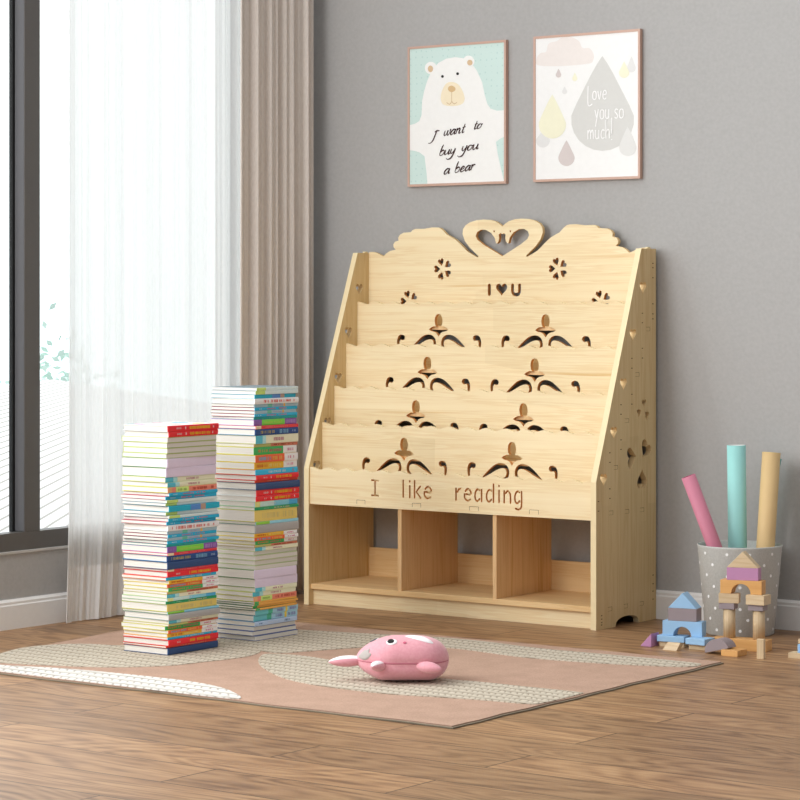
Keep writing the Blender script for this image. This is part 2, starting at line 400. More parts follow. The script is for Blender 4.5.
# ---- lettering board
GL = {  # single stroke letters in a unit box, x height 1
 'r': (.8, [[(0,1),(0,0)], [(.22,.68),(.45,.95),(.8,1)]]),
 'e': (1, [[(.2,.55),(.95,.55),(.9,.85),(.5,1.02),(.12,.8)], [(.0,.55),(.04,.2),(.45,0),(.9,.1)]]),
 'a': (1, [[(.72,.95),(.3,1),(.0,.62),(.04,.18),(.35,0),(.7,.2)], [(1,1),(1,0)]]),
 'd': (1, [[(.72,.95),(.3,1),(.0,.62),(.04,.18),(.35,0),(.7,.2)], [(1,1.5),(1,0)]]),
 'i': (0, [[(0,1),(0,0)], [(0,1.36),(0,1.42)]]),
 'n': (1, [[(0,1),(0,0)], [(.24,.8),(.55,1),(.92,.8),(1,.4),(1,0)]]),
 'g': (1, [[(.72,.95),(.3,1),(.0,.62),(.04,.18),(.35,0),(.7,.2)], [(1,1),(1,-.1),(.85,-.42),(.5,-.52),(.1,-.45)]]),
 'l': (0, [[(0,1.45),(0,0)]]),
 'k': (.9, [[(0,1.45),(0,0)], [(.95,1.0),(.28,.52),(1,0)]]),
}
def letters(ch, x0, x1, zb, xh, r):
    w, ss = GL[ch]; sx = (x1-x0)/(w or 1)
    return [stroke([(x0+p[0]*sx, zb+p[1]*xh) for p in s], r, 4, 4, len(s) > 3) for s in ss]
H5 = []
ib = .0035
def I_poly(x0, x1, z0, z1, t):
    m = (x0+x1)/2
    return [(x0,z0),(x1,z0),(x1,z0+t),(m+t/2,z0+t),(m+t/2,z1-t),(x1,z1-t),(x1,z1),(x0,z1),(x0,z1-t),(m-t/2,z1-t),(m-t/2,z0+t),(x0,z0+t)]
H5.append(I_poly(.2600, .2895, .3515, .4030, .0052))
zb, xh, lr = .3540, .0350, .0029
for ch, a, b in (('l',.3825,.3825),('i',.4075,.4075),('k',.4255,.4460),('e',.4625,.4880),('r',.5800,.5985),('e',.6115,.6350),('a',.6500,.6735),('d',.6920,.7165),('i',.7365,.7365),('n',.7550,.7775),('g',.7935,.8170)):
    H5 += letters(ch, a, b, zb, xh, lr)
fb = sp(plate('front_board', wave_top(.4285)+[(XR, .316), (XL, .316)], H5, 'XZ', -.337+.0065, -.337+.0065+.013, BM_))
tl = []
for xc in (.2200, .4330, .6460, .8610):
    x0, x1, z0, z1, t = xc-.0165, xc+.0165, .3250, .3375, .0010
    tl += [[(x0,z1-t),(x1,z1-t),(x1,z1),(x0,z1)], [(x0,z0),(x0+t,z0),(x0+t,z1-t),(x0,z1-t)], [(x1-t,z0),(x1,z0),(x1,z1-t),(x1-t,z1-t)]]
merge_into(fb, decal('joint_line', tl, -.3305, SLOT, None), SLOT)
# ---- carved back board
Lh = [(.0187,1.1125),(.0330,1.1125),(.0475,1.1100),(.0640,1.1030),(.0782,1.0975),(.0890,1.1070),(.1039,1.1146),(.1264,1.1190),(.1185,1.1260),(.1170,1.1350),(.1240,1.1440),(.1380,1.1475),(.1365,1.1570),(.1435,1.1660),(.1580,1.1725),(.1877,1.1742),(.1930,1.1800),(.2060,1.1840),(.2391,1.1835),(.2705,1.1874),(.2900,1.1870),(.3018,1.1849),(.3130,1.1770),(.3281,1.1631),(.3420,1.1570),(.3600,1.1483),(.3800,1.1330),(.4063,1.1099),(.4300,1.0975),(.4450,1.0905),(.4505,1.0905),
      (.4495,1.0945),(.4170,1.1210),(.3980,1.1420),(.3890,1.1640),(.3910,1.1800),(.4010,1.1920),(.4178,1.2010),(.4430,1.2070),(.4693,1.2085),(.4930,1.2070),(.5148,1.2015),(.5300,1.1930),(.5400,1.1850)]
out = Lh+[(1.08-x, z) for x, z in Lh[-2::-1]]+[(XR, .862), (XL, .862)]
hin = [(.5400,1.0925),(.4700,1.1290),(.4460,1.1450),(.4395,1.1570),(.4440,1.1690),(.4590,1.1765),(.4780,1.1760),(.4980,1.1660),(.5120,1.1500),(.5165,1.1340),(.5190,1.1325),(.5250,1.1370),(.5285,1.1480),(.5270,1.1600),(.5340,1.1650),(.5380,1.1625)]
hh = hin+[(1.08-x, z) for x, z in hin[:0:-1]]
holes = [hh, circ(.5095, 1.1708, .0030, 10), circ(.5705, 1.1700, .0030, 10)]
def flower(cx, cz, only=None):
    out = []
    for i, a in enumerate((180, 252, 324, 36, 108)):
        if only and a not in only: continue
        t = math.radians(a); out.append(heart(cx+.0215*math.cos(t), cz+.0215*math.sin(t), .0225, .0250, t-PI/2, 16))
    return out
holes += flower(.3130, 1.0550)+flower(.7470, 1.0520)+flower(.1800, .9530)+flower(.9020, .9510)
holes += [stroke([(.4915,.9745),(.4915,1.0020)], .0056, caps=5), heart(.5380, .9880, .0430, .0390), stroke([(.5790,1.0020),(.5790,.9840),(.5830,.9755),(.5920,.9725),(.6010,.9755),(.6050,.9840),(.6050,1.0020)], .0055)]
sp(plate('back_board', out, holes, 'XZ', -.0245, -.0115, [PINE_X, CUT, BURN]))
# ---- tier floors, compartment shelves, dividers, kick, rail
for y0, y1, z in ((-.0725,-.0245,.869), (-.1325,-.0855,.7347), (-.1935,-.1455,.6003), (-.2555,-.2065,.4657)):
    sp(box('tier_floor', (XL, XR, y0, y1, z-.0065, z+.0065), PINE_INX, None, .0005))
sp(box('cubby_top', (XL, XR, -.3175, -.012, .327, .339), PINE_INX, None, .0005))
sp(box('bottom_shelf', (XL, XR, -.327, -.003, .049, .0655), PINE_INX, None, .001))
sp(box('kick_board', (XL, XR, -.3135, -.3005, .0, .049), PINE_X, None, .001))
sp(box('rear_rail', (XL, XR, -.024, -.011, .0655, .157), PINE_INX, None, .001))
for xc in (.3640, .7160):
    sp(box('divider', (xc-.007, xc+.007, -.3240, -.0245, .0655, .327), PINE_IN, None, .0008))
for x in (.0093, W-.0093):
    sp(box('dowel_tip', (x-.004, x+.004, -.040, -.022, H, H+.005), EDGE, None, .001))

# ------------------------------------------------------------------ framed prints
def bil(px, py, q, X0, X1, Z0, Z1):
    """read-off position inside the print -> wall coordinates. q = (xl, xr, top_l, top_r, bot_l, bot_r)"""
    xl, xr, tl_, tr_, bl_, br_ = q; u = (px-xl)/(xr-xl); t = tl_+(tr_-tl_)*u; b = bl_+(br_-bl_)*u
    return (X0+(X1-X0)*u, Z1-(Z1-Z0)*(py-t)/(b-t))
ROSE = plain('#c9a797', .4)
def picture(name, X0, X1, Z0, Z1, label, paper):
    e = tag(empty(name, ((X0+X1)/2, -.001, Z0)), label, 'picture', 'framed nursery prints on the wall')
    iv = Matrix.Translation(e.location).inverted()
    f = .0075; bm = bmesh.new()
    yb, yf = WY-.0005, -.001
    bx(bm, X0, X1, yf, yb, Z0, Z0+f); bx(bm, X0, X1, yf, yb, Z1-f, Z1); bx(bm, X0, X0+f, yf, yb, Z0+f, Z1-f); bx(bm, X1-f, X1, yf, yb, Z0+f, Z1-f)
    o = bm_obj('frame', bm, ROSE, e); o.matrix_parent_inverse = iv
    pr = box('print', (X0+f, X1-f, .0015, yb, Z0+f, Z1-f), paper, e); pr.matrix_parent_inverse = iv
    return e, pr
k = NT('mint_paper'); mp = k.coords((48, 48, 48)); vo = k.add('ShaderNodeTexVoronoi'); vo.inputs['Scale'].default_value = 1; vo.inputs['Randomness'].default_value = .25; k.link(mp, 'Vector', vo, 'Vector')
r = k.ramp([(.10, lin('#bad7d3')), (.16, lin('#cce3de'))]); k.link(vo, 'Distance', r, 'Fac'); k.link(r, 'Color', k.b, 'Base Color'); k.b.inputs['Roughness'].default_value = .5; MINT = k.m
PX = (.1565, .5378, 1.3203, 1.7695)
e1, p1 = picture('picture_frame', *PX, 'rose framed print of a white bear on mint with dark script writing', MINT)
q1 = (35, 515, 85, 43, 757, 742); B = lambda pts: [bil(a, b, q1, *PX) for a, b in pts]
def pd(nm, polys, mat, lay, par):
    for p in polys: decal(nm, [p], .0015-.0004*math.ceil(lay), mat, par, 'XZ', .0003)
def pl(nm, lines, mat, lay, par, bf): return strips(nm, [[bf([(a, b)])[0]+(r_*.00084,) for a, b, r_ in ln] for ln in lines], .0015-.0004*lay-.0003, mat, par)
body = [(103,410),(106,345),(115,300),(130,250),(150,205),(185,160),(225,138),(270,130),(310,135),(345,155),(375,195),(400,250),(412,310),(425,355),(440,378),(470,388),(505,386),(505,515),(485,525),(466,540),(475,600),(490,670),(504,732),(420,741),(330,745),(230,748),(133,750),(128,690),(118,610),(95,592),(70,584),(42,580),(42,460),(70,453),(92,440)]
WHITE = plain('#f3f3f1', .5); TAN = plain('#d9b98a', .6); CREAM = plain('#f3e6c9', .6); DARK = plain('#3b1d1c', .6); BLK = plain('#141414', .5)
pd('bear_body', [B(body)], WHITE, 0, p1)
pd('bear_ear', [B(circ(150,184,30,18)), B(circ(335,150,28,18))], WHITE, 1, p1)
pd('ear_inside', [B(circ(148,188,13,14,16)), B(circ(341,156,13,14,14))], plain('#d8bc98', .6), 2, p1)
pd('bear_eye', [B(circ(207,224,7,12)), B(circ(281,210,7,12))], BLK, 1, p1)
muz = catmull([(250,250),(285,262),(308,300),(315,335),(300,358),(255,367),(212,360),(199,335),(203,300),(222,262)], 4, True)
pd('muzzle', [B(muz)], CREAM, 1, p1)
pd('nose', [B(catmull([(252,268),(268,276),(270,290),(252,300),(236,290),(237,275)], 3, True))], TAN, 2, p1)
pl('mouth', [[(253,300,1.2),(253,345,1.2)], [(253,345,1.2),(243,358,1.2),(228,350,1)], [(254,345,1.2),(265,356,1.2),(279,348,1)]], plain('#cdb184', .6), 2, p1, B)
# running hand letters: x height 1, slant applied later
SC = {
 'I': (1.0, [[(.9,2.0),(.55,1.95),(.5,1.2),(.4,.2),(.1,-.25),(-.35,-.2)], [(.2,1.85),(.6,2.05),(1.1,1.95)]]),
 'w': (1.3, [[(0,1),(.05,.3),(.3,0),(.6,.45),(.65,1),(.68,.3),(.95,0),(1.2,.5),(1.15,1.05),(1.35,.9)]]),
 'a': (1.0, [[(.85,.85),(.5,1),(.1,.6),(.1,.1),(.45,.05),(.8,.7),(.88,1),(.85,.3),(.95,0),(1.15,.2)]]),
 'n': (1.1, [[(0,.85),(.15,1),(.15,0)], [(.15,.6),(.5,1),(.75,.85),(.75,.2),(.9,0),(1.15,.2)]]),
 't': (.7, [[(.3,1.7),(.25,.3),(.4,0),(.7,.2)], [(0,1.05),(.65,1.1)]]),
 'o': (1.0, [[(.5,1),(.1,.75),(.05,.2),(.4,0),(.8,.3),(.8,.8),(.52,1)], [(.6,.95),(.8,.75),(1.05,.95)]]),
 'b': (1.0, [[(.25,2.1),(.1,1.5),(.05,.3)], [(.05,.3),(.3,0),(.8,.2),(.85,.8),(.5,1),(.1,.65)]]),
 'u': (1.1, [[(0,1),(.03,.2),(.3,0),(.7,.5),(.8,1),(.8,.2),(.95,0),(1.15,.2)]]),
 'y': (1.0, [[(0,1),(.05,.3),(.35,.1),(.7,.6),(.8,1),(.7,-.3),(.4,-.9),(-.15,-1.0),(-.5,-.7)]]),
 'e': (.9, [[(.1,.4),(.6,.6),(.7,.9),(.4,1),(.1,.6),(.15,.1),(.5,0),(.9,.3)]]),
 'r': (.9, [[(0,.85),(.15,1),(.15,0)], [(.15,.6),(.45,1),(.8,.95)]]),
}
def script(words, base, sx, sz, slant, rad, dirslope):
    """words typed from (x,y) read-off points along an upward sloping baseline"""
    out = []
    x, y = base; x0 = x
    for ch in words:
        if ch == ' ': x += sx*.9; continue
        w, ss = SC[ch]
        for s in ss:
            pts = []
            for j, (a, b) in enumerate(s):
                rr = rad*(1.5 if 0 < j < len(s)-1 and s[min(j+1, len(s)-1)][1] < b else .85)
                X = x+a*sx+slant*b*sz; Y = y-dirslope*(x+a*sx-x0)-b*sz; pts.append((X, Y, rr))
            out.append(pts)
        x += (w+.12)*sx
    return out
T = script('I', (148, 540), 26, 25, .35, 1.8, .17)+script('want', (212, 512), 22.5, 26, .35, 1.8, .17)+script('to', (357, 480), 21, 24, .35, 1.8, .17)
T += script('buy', (190, 607), 23, 25, .35, 1.8, .15)+script('you', (300, 586), 24, 26, .35, 1.8, .15)+script('a', (213, 697), 26, 26, .3, 1.8, .14)+script('bear', (266, 690), 23.5, 26, .3, 1.8, .16)
pl('lettering', T, DARK, 2, p1, B)

PX2 = (.6401, 1.0248, 1.3215, 1.7722)
PAPER = plain('#f1f1f0', .5)
e2, p2 = picture('picture_frame', *PX2, 'rose framed white print of pastel raindrops and a cloud with pale writing', PAPER)
q2 = (37, 543, 78, 40, 762, 745); B2 = lambda pts: [bil(a, b, q2, *PX2) for a, b in pts]
def drop(cx, ytop, ybot, hw):
    r_ = hw; cy = ybot-r_*1.02; pts = [(cx, ytop)]
    H_ = cy-ytop
    for a, b in ((.16, .12), (.36, .30), (.60, .54), (.82, .76)): pts.append((cx+hw*a*1.02, ytop+H_*b))
    for i in range(13):
        t = PI*i/12-.12*(1-i/6); pts.append((cx+hw*math.cos(t), cy+r_*1.0*math.sin(t)))
    for a, b in ((.82, .76), (.60, .54), (.36, .30), (.16, .12)): pts.append((cx-hw*a*1.02, ytop+H_*b))
    return pts
cloud = catmull([(62,213),(50,185),(70,155),(98,148),(110,110),(150,98),(175,80),(215,78),(255,98),(272,130),(305,132),(325,160),(322,190),(300,204),(180,215)], 4, True)
pd('cloud', [B2(cloud)], plain('#ebe4e0', .6), 0, p2)
pd('raindrop', [B2(drop(485, 500, 640, 40))], plain('#e0e0de', .6), 1, p2)
pd('raindrop', [B2(drop(366, 168, 618, 148))], plain('#d5d5d2', .6), 0, p2)
pd('raindrop', [B2(drop(502, 170, 246, 20)), B2(drop(82, 520, 600, 34)), B2(drop(187, 312, 348, 12))], plain('#e2e2e1', .6), 0, p2)
pd('raindrop', [B2(drop(128, 350, 558, 66)), B2(drop(468, 195, 272, 24)), B2(drop(236, 247, 287, 12))], plain('#efedd3', .6), 1, p2)
pd('raindrop', [B2(drop(196, 565, 687, 39)), B2(drop(158, 228, 270, 13))], plain('#d4cac8', .6), .9, p2)
HL = {'L': (.9,[[(0,2.2),(0,0),(.9,.1)]]), 'o': (1,[[(.45,1),(.05,.8),(0,.2),(.4,0),(.85,.2),(.85,.8),(.47,1)]]), 'v': (1,[[(0,1),(.4,0),(.85,1)]]),
      'e': (1,[[(.05,.5),(.85,.6),(.75,.95),(.35,1),(.02,.6),(.1,.1),(.5,0),(.85,.15)]]), 'y': (1,[[(0,1),(.4,.2)], [(.85,1.05),(.15,-.8)]]),
      'u': (1,[[(0,1),(0,.25),(.35,0),(.75,.2),(.8,.55),(.8,1)], [(.81,.9),(.82,0)]]), 's': (.8,[[(.7,.9),(.3,1),(.05,.75),(.4,.5),(.7,.25),(.4,0),(.0,.12)]]),
      'm': (1.4,[[(0,1),(0,0)], [(0,.6),(.35,1),(.6,.8),(.62,0)], [(.62,.6),(.95,1),(1.2,.8),(1.25,0)]]),
      'c': (.8,[[(.75,.85),(.4,1),(.05,.7),(.05,.2),(.4,0),(.75,.15)]]), 'h': (1,[[(0,2.1),(0,0)], [(0,.6),(.4,1),(.75,.8),(.8,0)]]), '!': (.2,[[(0,2.3),(0,.5)], [(0,-.1),(0,-.2)]])}
def hand(txt, x, y, sx, sz, rad, ds):
    out = []; x0 = x
    for ch in txt:
        if ch == ' ': x += sx*.8; continue
        w, ss = HL[ch]
        for s in ss: out.append([(x+a*sx, y-ds*(x+a*sx-x0)-b*sz, rad) for a, b in s])
        x += (w+.32)*sx
    return out
T = hand('L', 300, 398, 22, 40, 2.0, 0)+hand('ove', 322, 374, 18, 40, 2.0, .06)+hand('you', 332, 466, 19, 44, 2.0, .05)+hand('so', 425, 462, 20, 44, 2.0, .05)+hand('much!', 299, 560, 20.5, 42, 2.0, .04)
pl('lettering', T, plain('#fcfcfc', .6), 2, p2, B2)

# ------------------------------------------------------------------ rug
k = NT('rug_felt'); mp = k.coords((1, 1, 1)); n1 = k.add('ShaderNodeTexNoise'); n1.inputs['Scale'].default_value = 260; n1.inputs['Detail'].default_value = 3; k.link(mp, 'Vector', n1, 'Vector')
n2 = k.add('ShaderNodeTexNoise'); n2.inputs['Scale'].default_value = 14; k.link(mp, 'Vector', n2, 'Vector')
av = k.add('ShaderNodeMath', operation='MULTIPLY_ADD'); k.link(n2, 'Fac', av, 0); av.inputs[1].default_value = .5; k.link(n1, 'Fac', av, 2)
r = k.ramp([(.5, lin('#a98c7a')), (.98, lin('#bf9f8c'))]); k.link(av, 0, r, 'Fac'); k.link(r, 'Color', k.b, 'Base Color'); k.b.inputs['Roughness'].default_value = .95; k.b.inputs['Specular IOR Level'].default_value = .1
k.bump(n1, 'Fac', .5, .002); FELT = k.m
def braid(name, light, gap, row=.050, wid=.0165):
    """rows of plaited wool: chevron strands, two per row, darker gaps between"""
    k = NT(name); mp = k.coords((1, 1, 1)); mp.inputs['Rotation'].default_value = (0, 0, .03)
    ns = k.add('ShaderNodeTexNoise'); ns.inputs['Scale'].default_value = 22; k.link(mp, 'Vector', ns, 'Vector')
    wob = k.add('ShaderNodeVectorMath', operation='SCALE'); k.link(ns, 'Color', wob, 0); wob.inputs['Scale'].default_value = .020
    ad = k.add('ShaderNodeVectorMath', operation='ADD'); k.link(mp, 'Vector', ad, 0); k.link(wob, 0, ad, 1)
    sp_ = k.add('ShaderNodeSeparateXYZ'); k.link(ad, 0, sp_, 0)
    def M(op, a, b=None, c=None):
        n = k.add('ShaderNodeMath', operation=op)
        for i, v in enumerate((a, b, c)):
            if v is None: continue
            if isinstance(v, (int, float)): n.inputs[i].default_value = v
            else: k.link(v[0], v[1], n, i)
        return (n, 0)
    fy = M('FRACT', M('DIVIDE', (sp_, 'Y'), row)); tri = M('ABSOLUTE', M('SUBTRACT', fy, .5))
    ph = M('FRACT', M('MULTIPLY_ADD', tri, 1.5, M('DIVIDE', (sp_, 'X'), wid)))
    st = M('SINE', M('MULTIPLY', ph, PI))                       # strand roundness
    edge = M('SUBTRACT', 1.0, M('POWER', M('MULTIPLY', tri, 2.0), 5.0))
    hgt = M('MULTIPLY', M('POWER', st, .6), edge)
    fn = k.add('ShaderNodeTexNoise'); fn.inputs['Scale'].default_value = 260; k.link(mp, 'Vector', fn, 'Vector')
    h2 = M('MULTIPLY_ADD', (fn, 'Fac'), .35, hgt)
    L_ = lin(light); G_ = lin(gap)
    r = k.ramp([(.25, G_), (.75, tuple(L_[i]*.72+G_[i]*.28 for i in range(3))+(1,))]); el = r.color_ramp.elements.new(1.0); el.color = L_
    k.link(h2[0], 0, r, 'Fac'); k.link(r, 'Color', k.b, 'Base Color'); k.b.inputs['Roughness'].default_value = .9; k.b.inputs['Specular IOR Level'].default_value = .1
    k.bump(hgt[0], 0, .35, .004); return k.m
BRAID = braid('braided_wool', '#c9bfae', '#8f8474', .042, .0175); BRAIDW = braid('braided_wool_white', '#e2dfda', '#a39c92', .048, .026)
rug = tag(empty('rug', (.85, -1.35, 0)), 'dusty pink area rug with curving bands of cream braided wool', 'rug')
RI = Matrix.Translation(rug.location).inverted()
RC = [(-.053, -.745), (.104, -1.985), (1.730, -1.970), (1.712, -.718)]
def rugout(inset=0):
    pts = []
    for i in range(4):
        a, b = RC[i], RC[(i+1) % 4]; n = 24
        for j in range(n):
            t = j/n; w = .0025*math.sin(j*1.7+i*2)+.002*math.sin(j*.6+i)
            px_, py_ = a[0]+(b[0]-a[0])*t, a[1]+(b[1]-a[1])*t
            if i % 2: py_ += w
            else: px_ += w
            cx, cy = .87, -1.35; pts.append((px_+(cx-px_)*inset, py_+(cy-py_)*inset))
    return pts
o = plate('backing', rugout(), [], 'XY', .0005, .0035, [plain('#a59a86', .9), plain('#7d7464', .9)], rug); o.matrix_parent_inverse = RI
o = plate('felt_field', rugout(.006), [], 'XY', .0035, .0065, [FELT, plain('#9c8272', .9)], rug); o.matrix_parent_inverse = RI
def zone(nm, pts, mat, n=4, z=.0065, th=.002):
    P = catmull(pts, n, True)
    o = plate(nm, P, [], 'XY', z, z+th, [mat, mat], rug); o.matrix_parent_inverse = RI
zA = [(.6815,-1.2913),(.7102,-1.2358),(.7467,-1.1504),(.8132,-1.0307),(.9000,-.960),(1.0000,-.935),(1.1011,-.9466),(1.2677,-.970),(1.4475,-.9480),(1.60,-.905),(1.69,-.8631),(1.69,-.800),(1.60,-.790),(1.4463,-.7905),(1.198,-.800),(.9743,-.7734),(.8223,-.7806),(.6044,-.8400),(.4000,-.890),(.2600,-.9703),(.2900,-1.12),(.42,-1.22),(.5500,-1.26),(.63,-1.29)]
zB = [(.6675,-1.3499),(.6900,-1.310),(.7823,-1.2989),(.9157,-1.3307),(1.0974,-1.3900),(1.3145,-1.4093),(1.4045,-1.3998),(1.5539,-1.3965),(1.690,-1.3940),(1.711,-1.42),(1.713,-1.585),(1.690,-1.615),(1.640,-1.624),(1.581,-1.6300),(1.4691,-1.6552),(1.3496,-1.6859),(1.2400,-1.690),(1.0919,-1.6775),(.9531,-1.624),(.7755,-1.4903)]
zC = [(.048,-1.60),(.1159,-1.4745),(.2484,-1.4187),(.2465,-1.2859),(.2568,-1.0638),(.3931,-1.0715),(.5796,-1.2438),(.6500,-1.3837),(.6219,-1.5482),(.5909,-1.6547),(.4874,-1.7600),(.3508,-1.82),(.2287,-1.860),(.112,-1.880),(.085,-1.75)]
zD = [(.116,-1.925),(.16,-1.912),(.2745,-1.8900),(.4215,-1.8446),(.6111,-1.8235),(.8159,-1.8201),(.9439,-1.8479),(1.04,-1.90),(1.10,-1.958),(1.0,-1.972),(.80,-1.973),(.55,-1.974),(.30,-1.975),(.135,-1.972)]
zone('braided_band', zC, BRAID, z=.0066, th=.0012); zone('braided_band', zA, BRAID); zone('braided_band', zB, BRAID); zone('braided_band', zD, BRAIDW)
RUGZ = .0086

# ------------------------------------------------------------------ books
def pages_mat():
    k = NT('page_block'); mp = k.coords((3, 3, 900)); n = k.add('ShaderNodeTexNoise'); n.inputs['Scale'].default_value = 1; k.link(mp, 'Vector', n, 'Vector')
    r = k.ramp([(.35, lin('#dcd7cf')), (.6, lin('#e9e5de'))]); k.link(n, 'Fac', r, 'Fac'); k.link(r, 'Color', k.b, 'Base Color'); k.b.inputs['Roughness'].default_value = .8; return k.m
PAGES = pages_mat()
def letters_row(y0, y1, zc, h, seed, gap=.0012):
    rnd = random.Random(seed); out = []; y = y0
    while y < y1-.003:
        w = rnd.uniform(.0022, .0042)
        k_ = rnd.random()
        if k_ < .15: y += .004; continue
        t = .0010
        if k_ < .6:
            out.append([(y, zc-h/2), (y+t, zc-h/2), (y+t, zc+h/2), (y, zc+h/2)]); out.append([(y+w-t, zc-h/2), (y+w, zc-h/2), (y+w, zc+h/2), (y+w-t, zc+h/2)])
            zz = zc+rnd.choice((-.3, 0, .35))*h; out.append([(y+t, zz-.0005), (y+w-t, zz-.0005), (y+w-t, zz+.0005), (y+t, zz+.0005)])
        else:
            out.append([(y, zc-h/2), (y+w*.6, zc-h/2), (y+w*.6, zc+h/2), (y, zc+h/2)])
        y += w+gap
    return out
def lift(h, a=.14):
    v = [int(h[i:i+2], 16) for i in (1, 3, 5)]; m = max(v)
    return '#%02x%02x%02x' % tuple(min(250, int(c+(c*.9)*a+8)) for c in v)
def make_book(name, cx, cy, z, t, w, l, rz, kind, cover, bands=(), title=None, edge=None, seed=0):
    """w along X (spine faces +X unless kind == 'flip'), l along Y"""
    b = empty(name, (cx, cy, z), rz); hc = kind == 'hard'
    ct = .0010 if t < .012 else .0014; over = .002 if hc else .0003
    flip = kind == 'flip'; s = -1 if flip else 1
    pg = box('page_block', (-w/2+over, w/2-.001, -l/2+over, l/2-over, ct, t-ct), PAGES, b)
    if flip: pg.scale.x = -1
    cover = lift(cover); cov = plain(cover, .4, .4); lid = plain(edge or cover, .4, .4)
    # cover: two boards and a rounded spine in one piece
    bm = bmesh.new()
    bx(bm, -w/2, w/2-.0005, -l/2, l/2, 0, ct, 1); bx(bm, -w/2, w/2-.0005, -l/2, l/2, t-ct, t, 1)
    n = 8; bulge = .0022 if (hc and t > .009) else .0008
    ring = [(w/2-.0006, 0)]+[(w/2+bulge*math.sin(PI*i/n)+.0003, t/2-t/2*math.cos(PI*i/n)) for i in range(n+1)]+[(w/2-.0006, t)]
    rows = [[bm.verts.new((x, y, zz)) for x, zz in ring] for y in (-l/2, l/2)]
    for i in range(len(ring)-1): f = bm.faces.new((rows[0][i], rows[1][i], rows[1][i+1], rows[0][i+1])); f.material_index = 0
    bm.faces.new(rows[0]); bm.faces.new(rows[1][::-1]); bm.faces.new((rows[0][0], rows[0][-1], rows[1][-1], rows[1][0]))
    c = bm_obj('cover', bm, [cov, lid], b)
    if flip: c.scale.x = -1; return b
    xs = w/2+bulge+.0003
    if bands:
        bmb = {}
        for (f0, f1, col) in bands:
            y0, y1 = -l/2+l*f0, -l/2+l*f1; bm = bmesh.new(); q = []
            for y in (y0, y1): q.append([bm.verts.new((w/2+bulge*math.sin(PI*i/n)+.0006, y, t/2-(t/2-.0002)*math.cos(PI*i/n))) for i in range(n+1)])
            for i in range(n): bm.faces.new((q[0][i], q[1][i], q[1][i+1], q[0][i+1]))
            bm_obj('spine_band', bm, plain(lift(col), .4, .4), b)
    if title:
        for (f0, f1, col, hh_) in title:
            rows_ = letters_row(-l/2+l*f0, -l/2+l*f1, t/2, max(.002, t*hh_), seed+int(f0*100))
            decal('spine_title', rows_, xs+.0003, plain(col, .5), b, 'YZ', .0002, 1)
    return b
RED = ('hard', '#d8202c', (), [(.16,.27,'#f3c9c9',.3), (.33,.36,'#ffffff',.45), (.42,.84,'#f2d72c',.45), (.88,.91,'#ffffff',.4)], '#eef0ee')
RED2 = ('hard', '#d8202c', (), [(.16,.27,'#f3c9c9',.3), (.33,.36,'#ffffff',.45), (.42,.84,'#f2d72c',.45)], '#d8202c')
OLV = ('flip', '#9aa860', (), None, None)
OLW = ('flip', '#a7b385', (), None, None)
NVL = ('flip', '#4a5c8c', (), None, None)
LIL = ('soft', '#cfc3dc', [(0,1,'#cfc3dc')], None, '#5d8a58')
TEA = ('soft', '#d9d9bb', [(0,.16,'#4fb0c4'), (.16,.24,'#9fcfd2')], [(.42,.66,'#c8869a',.4)], '#c8cf7a')
SAL = ('soft', '#e47f6a', [(0,.08,'#e9a06f'),(.16,.42,'#bcd377')], [(.5,.95,'#c9523f',.5), (.2,.38,'#8fb04e',.4)], '#c7cc3c')
BLU = ('soft', '#1aa3c9', (), [(.08,.18,'#c5ecf5',.3), (.28,.50,'#e7798f',.4), (.56,.76,'#e7798f',.4)], '#b2304f')
PAL = ('soft', '#c4d3d3', [(0,.22,'#b6cf6e')], None, '#7e95a0')
TBL = ('soft', '#12a0bb', [(.42,.62,'#4c7fc0'),(.62,.72,'#a98d7c')], None, '#12a0bb')
WHR = ('hard', '#f4f2f0', (), [(.08,.11,'#e2402a',.4), (.16,.34,'#e2402a',.5), (.37,.52,'#e2402a',.5), (.55,.82,'#e2402a',.4), (.88,.91,'#e2402a',.4)], '#f4f2f0')
GBL = ('soft', '#8fadb8', [(.30,.40,'#5fae93'), (.66,.70,'#e2a64a')], [(.45,.64,'#b9a9cf',.4)], '#2d3640')
TGR = ('soft', '#12908c', (), [(.35,.6,'#57bdb3',.4)], '#12908c')
PUG = ('soft', '#7f55a0', [(.18,.72,'#6cc644')], [(.24,.66,'#b8e35c',.4), (.75,.98,'#c9a0dc',.6), (.03,.14,'#a784c4',.4)], '#b98fc9')
RTH = ('soft', '#d5343f', [(0,.12,'#e9c9a4')], [(.22,.75,'#f08b90',.35)], '#d5343f')
NVT = ('hard', '#17407c', (), [(.08,.46,'#c8b56c',.45), (.56,.78,'#8fc4e4',.6), (.86,.96,'#9fb6da',.35)], '#2c7fb4')
NVY = ('hard', '#22406f', (), None, '#22406f')
SKY = ('soft', '#27aede', (), [(.30,.72,'#d9f3fb',.4), (.88,.93,'#e4604a',.5)], '#e8775a')
YEL = ('soft', '#eda92c', [(.68,1,'#efece6')], [(.05,.30,'#d8532c',.45), (.34,.62,'#f8e08c',.45), (.76,.92,'#d4568c',.35)], '#e8d64a')
ORG = ('soft', '#e95d35', [(.68,1,'#efece6')], [(.05,.36,'#6cc0dc',.45), (.40,.64,'#f6d36c',.5), (.76,.92,'#d4568c',.35)], '#e8d64a')
GRN = ('soft', '#35a457', [(.68,1,'#efece6')], [(.05,.32,'#e88f58',.35), (.35,.64,'#d8667c',.35), (.76,.92,'#d4568c',.35)], '#d8d83c')
RCR = ('soft', '#b96a50', [(0,.38,'#a8a860')], [(.45,.9,'#94442e',.4)], '#c8b890')
LBL = ('soft', '#7cc4e4', [(0,.12,'#d8dc8c'),(.12,.45,'#b9dcd2'),(.8,1,'#4aa8dc')], [(.3,.5,'#dceef2',.3)], '#a8ccb0')
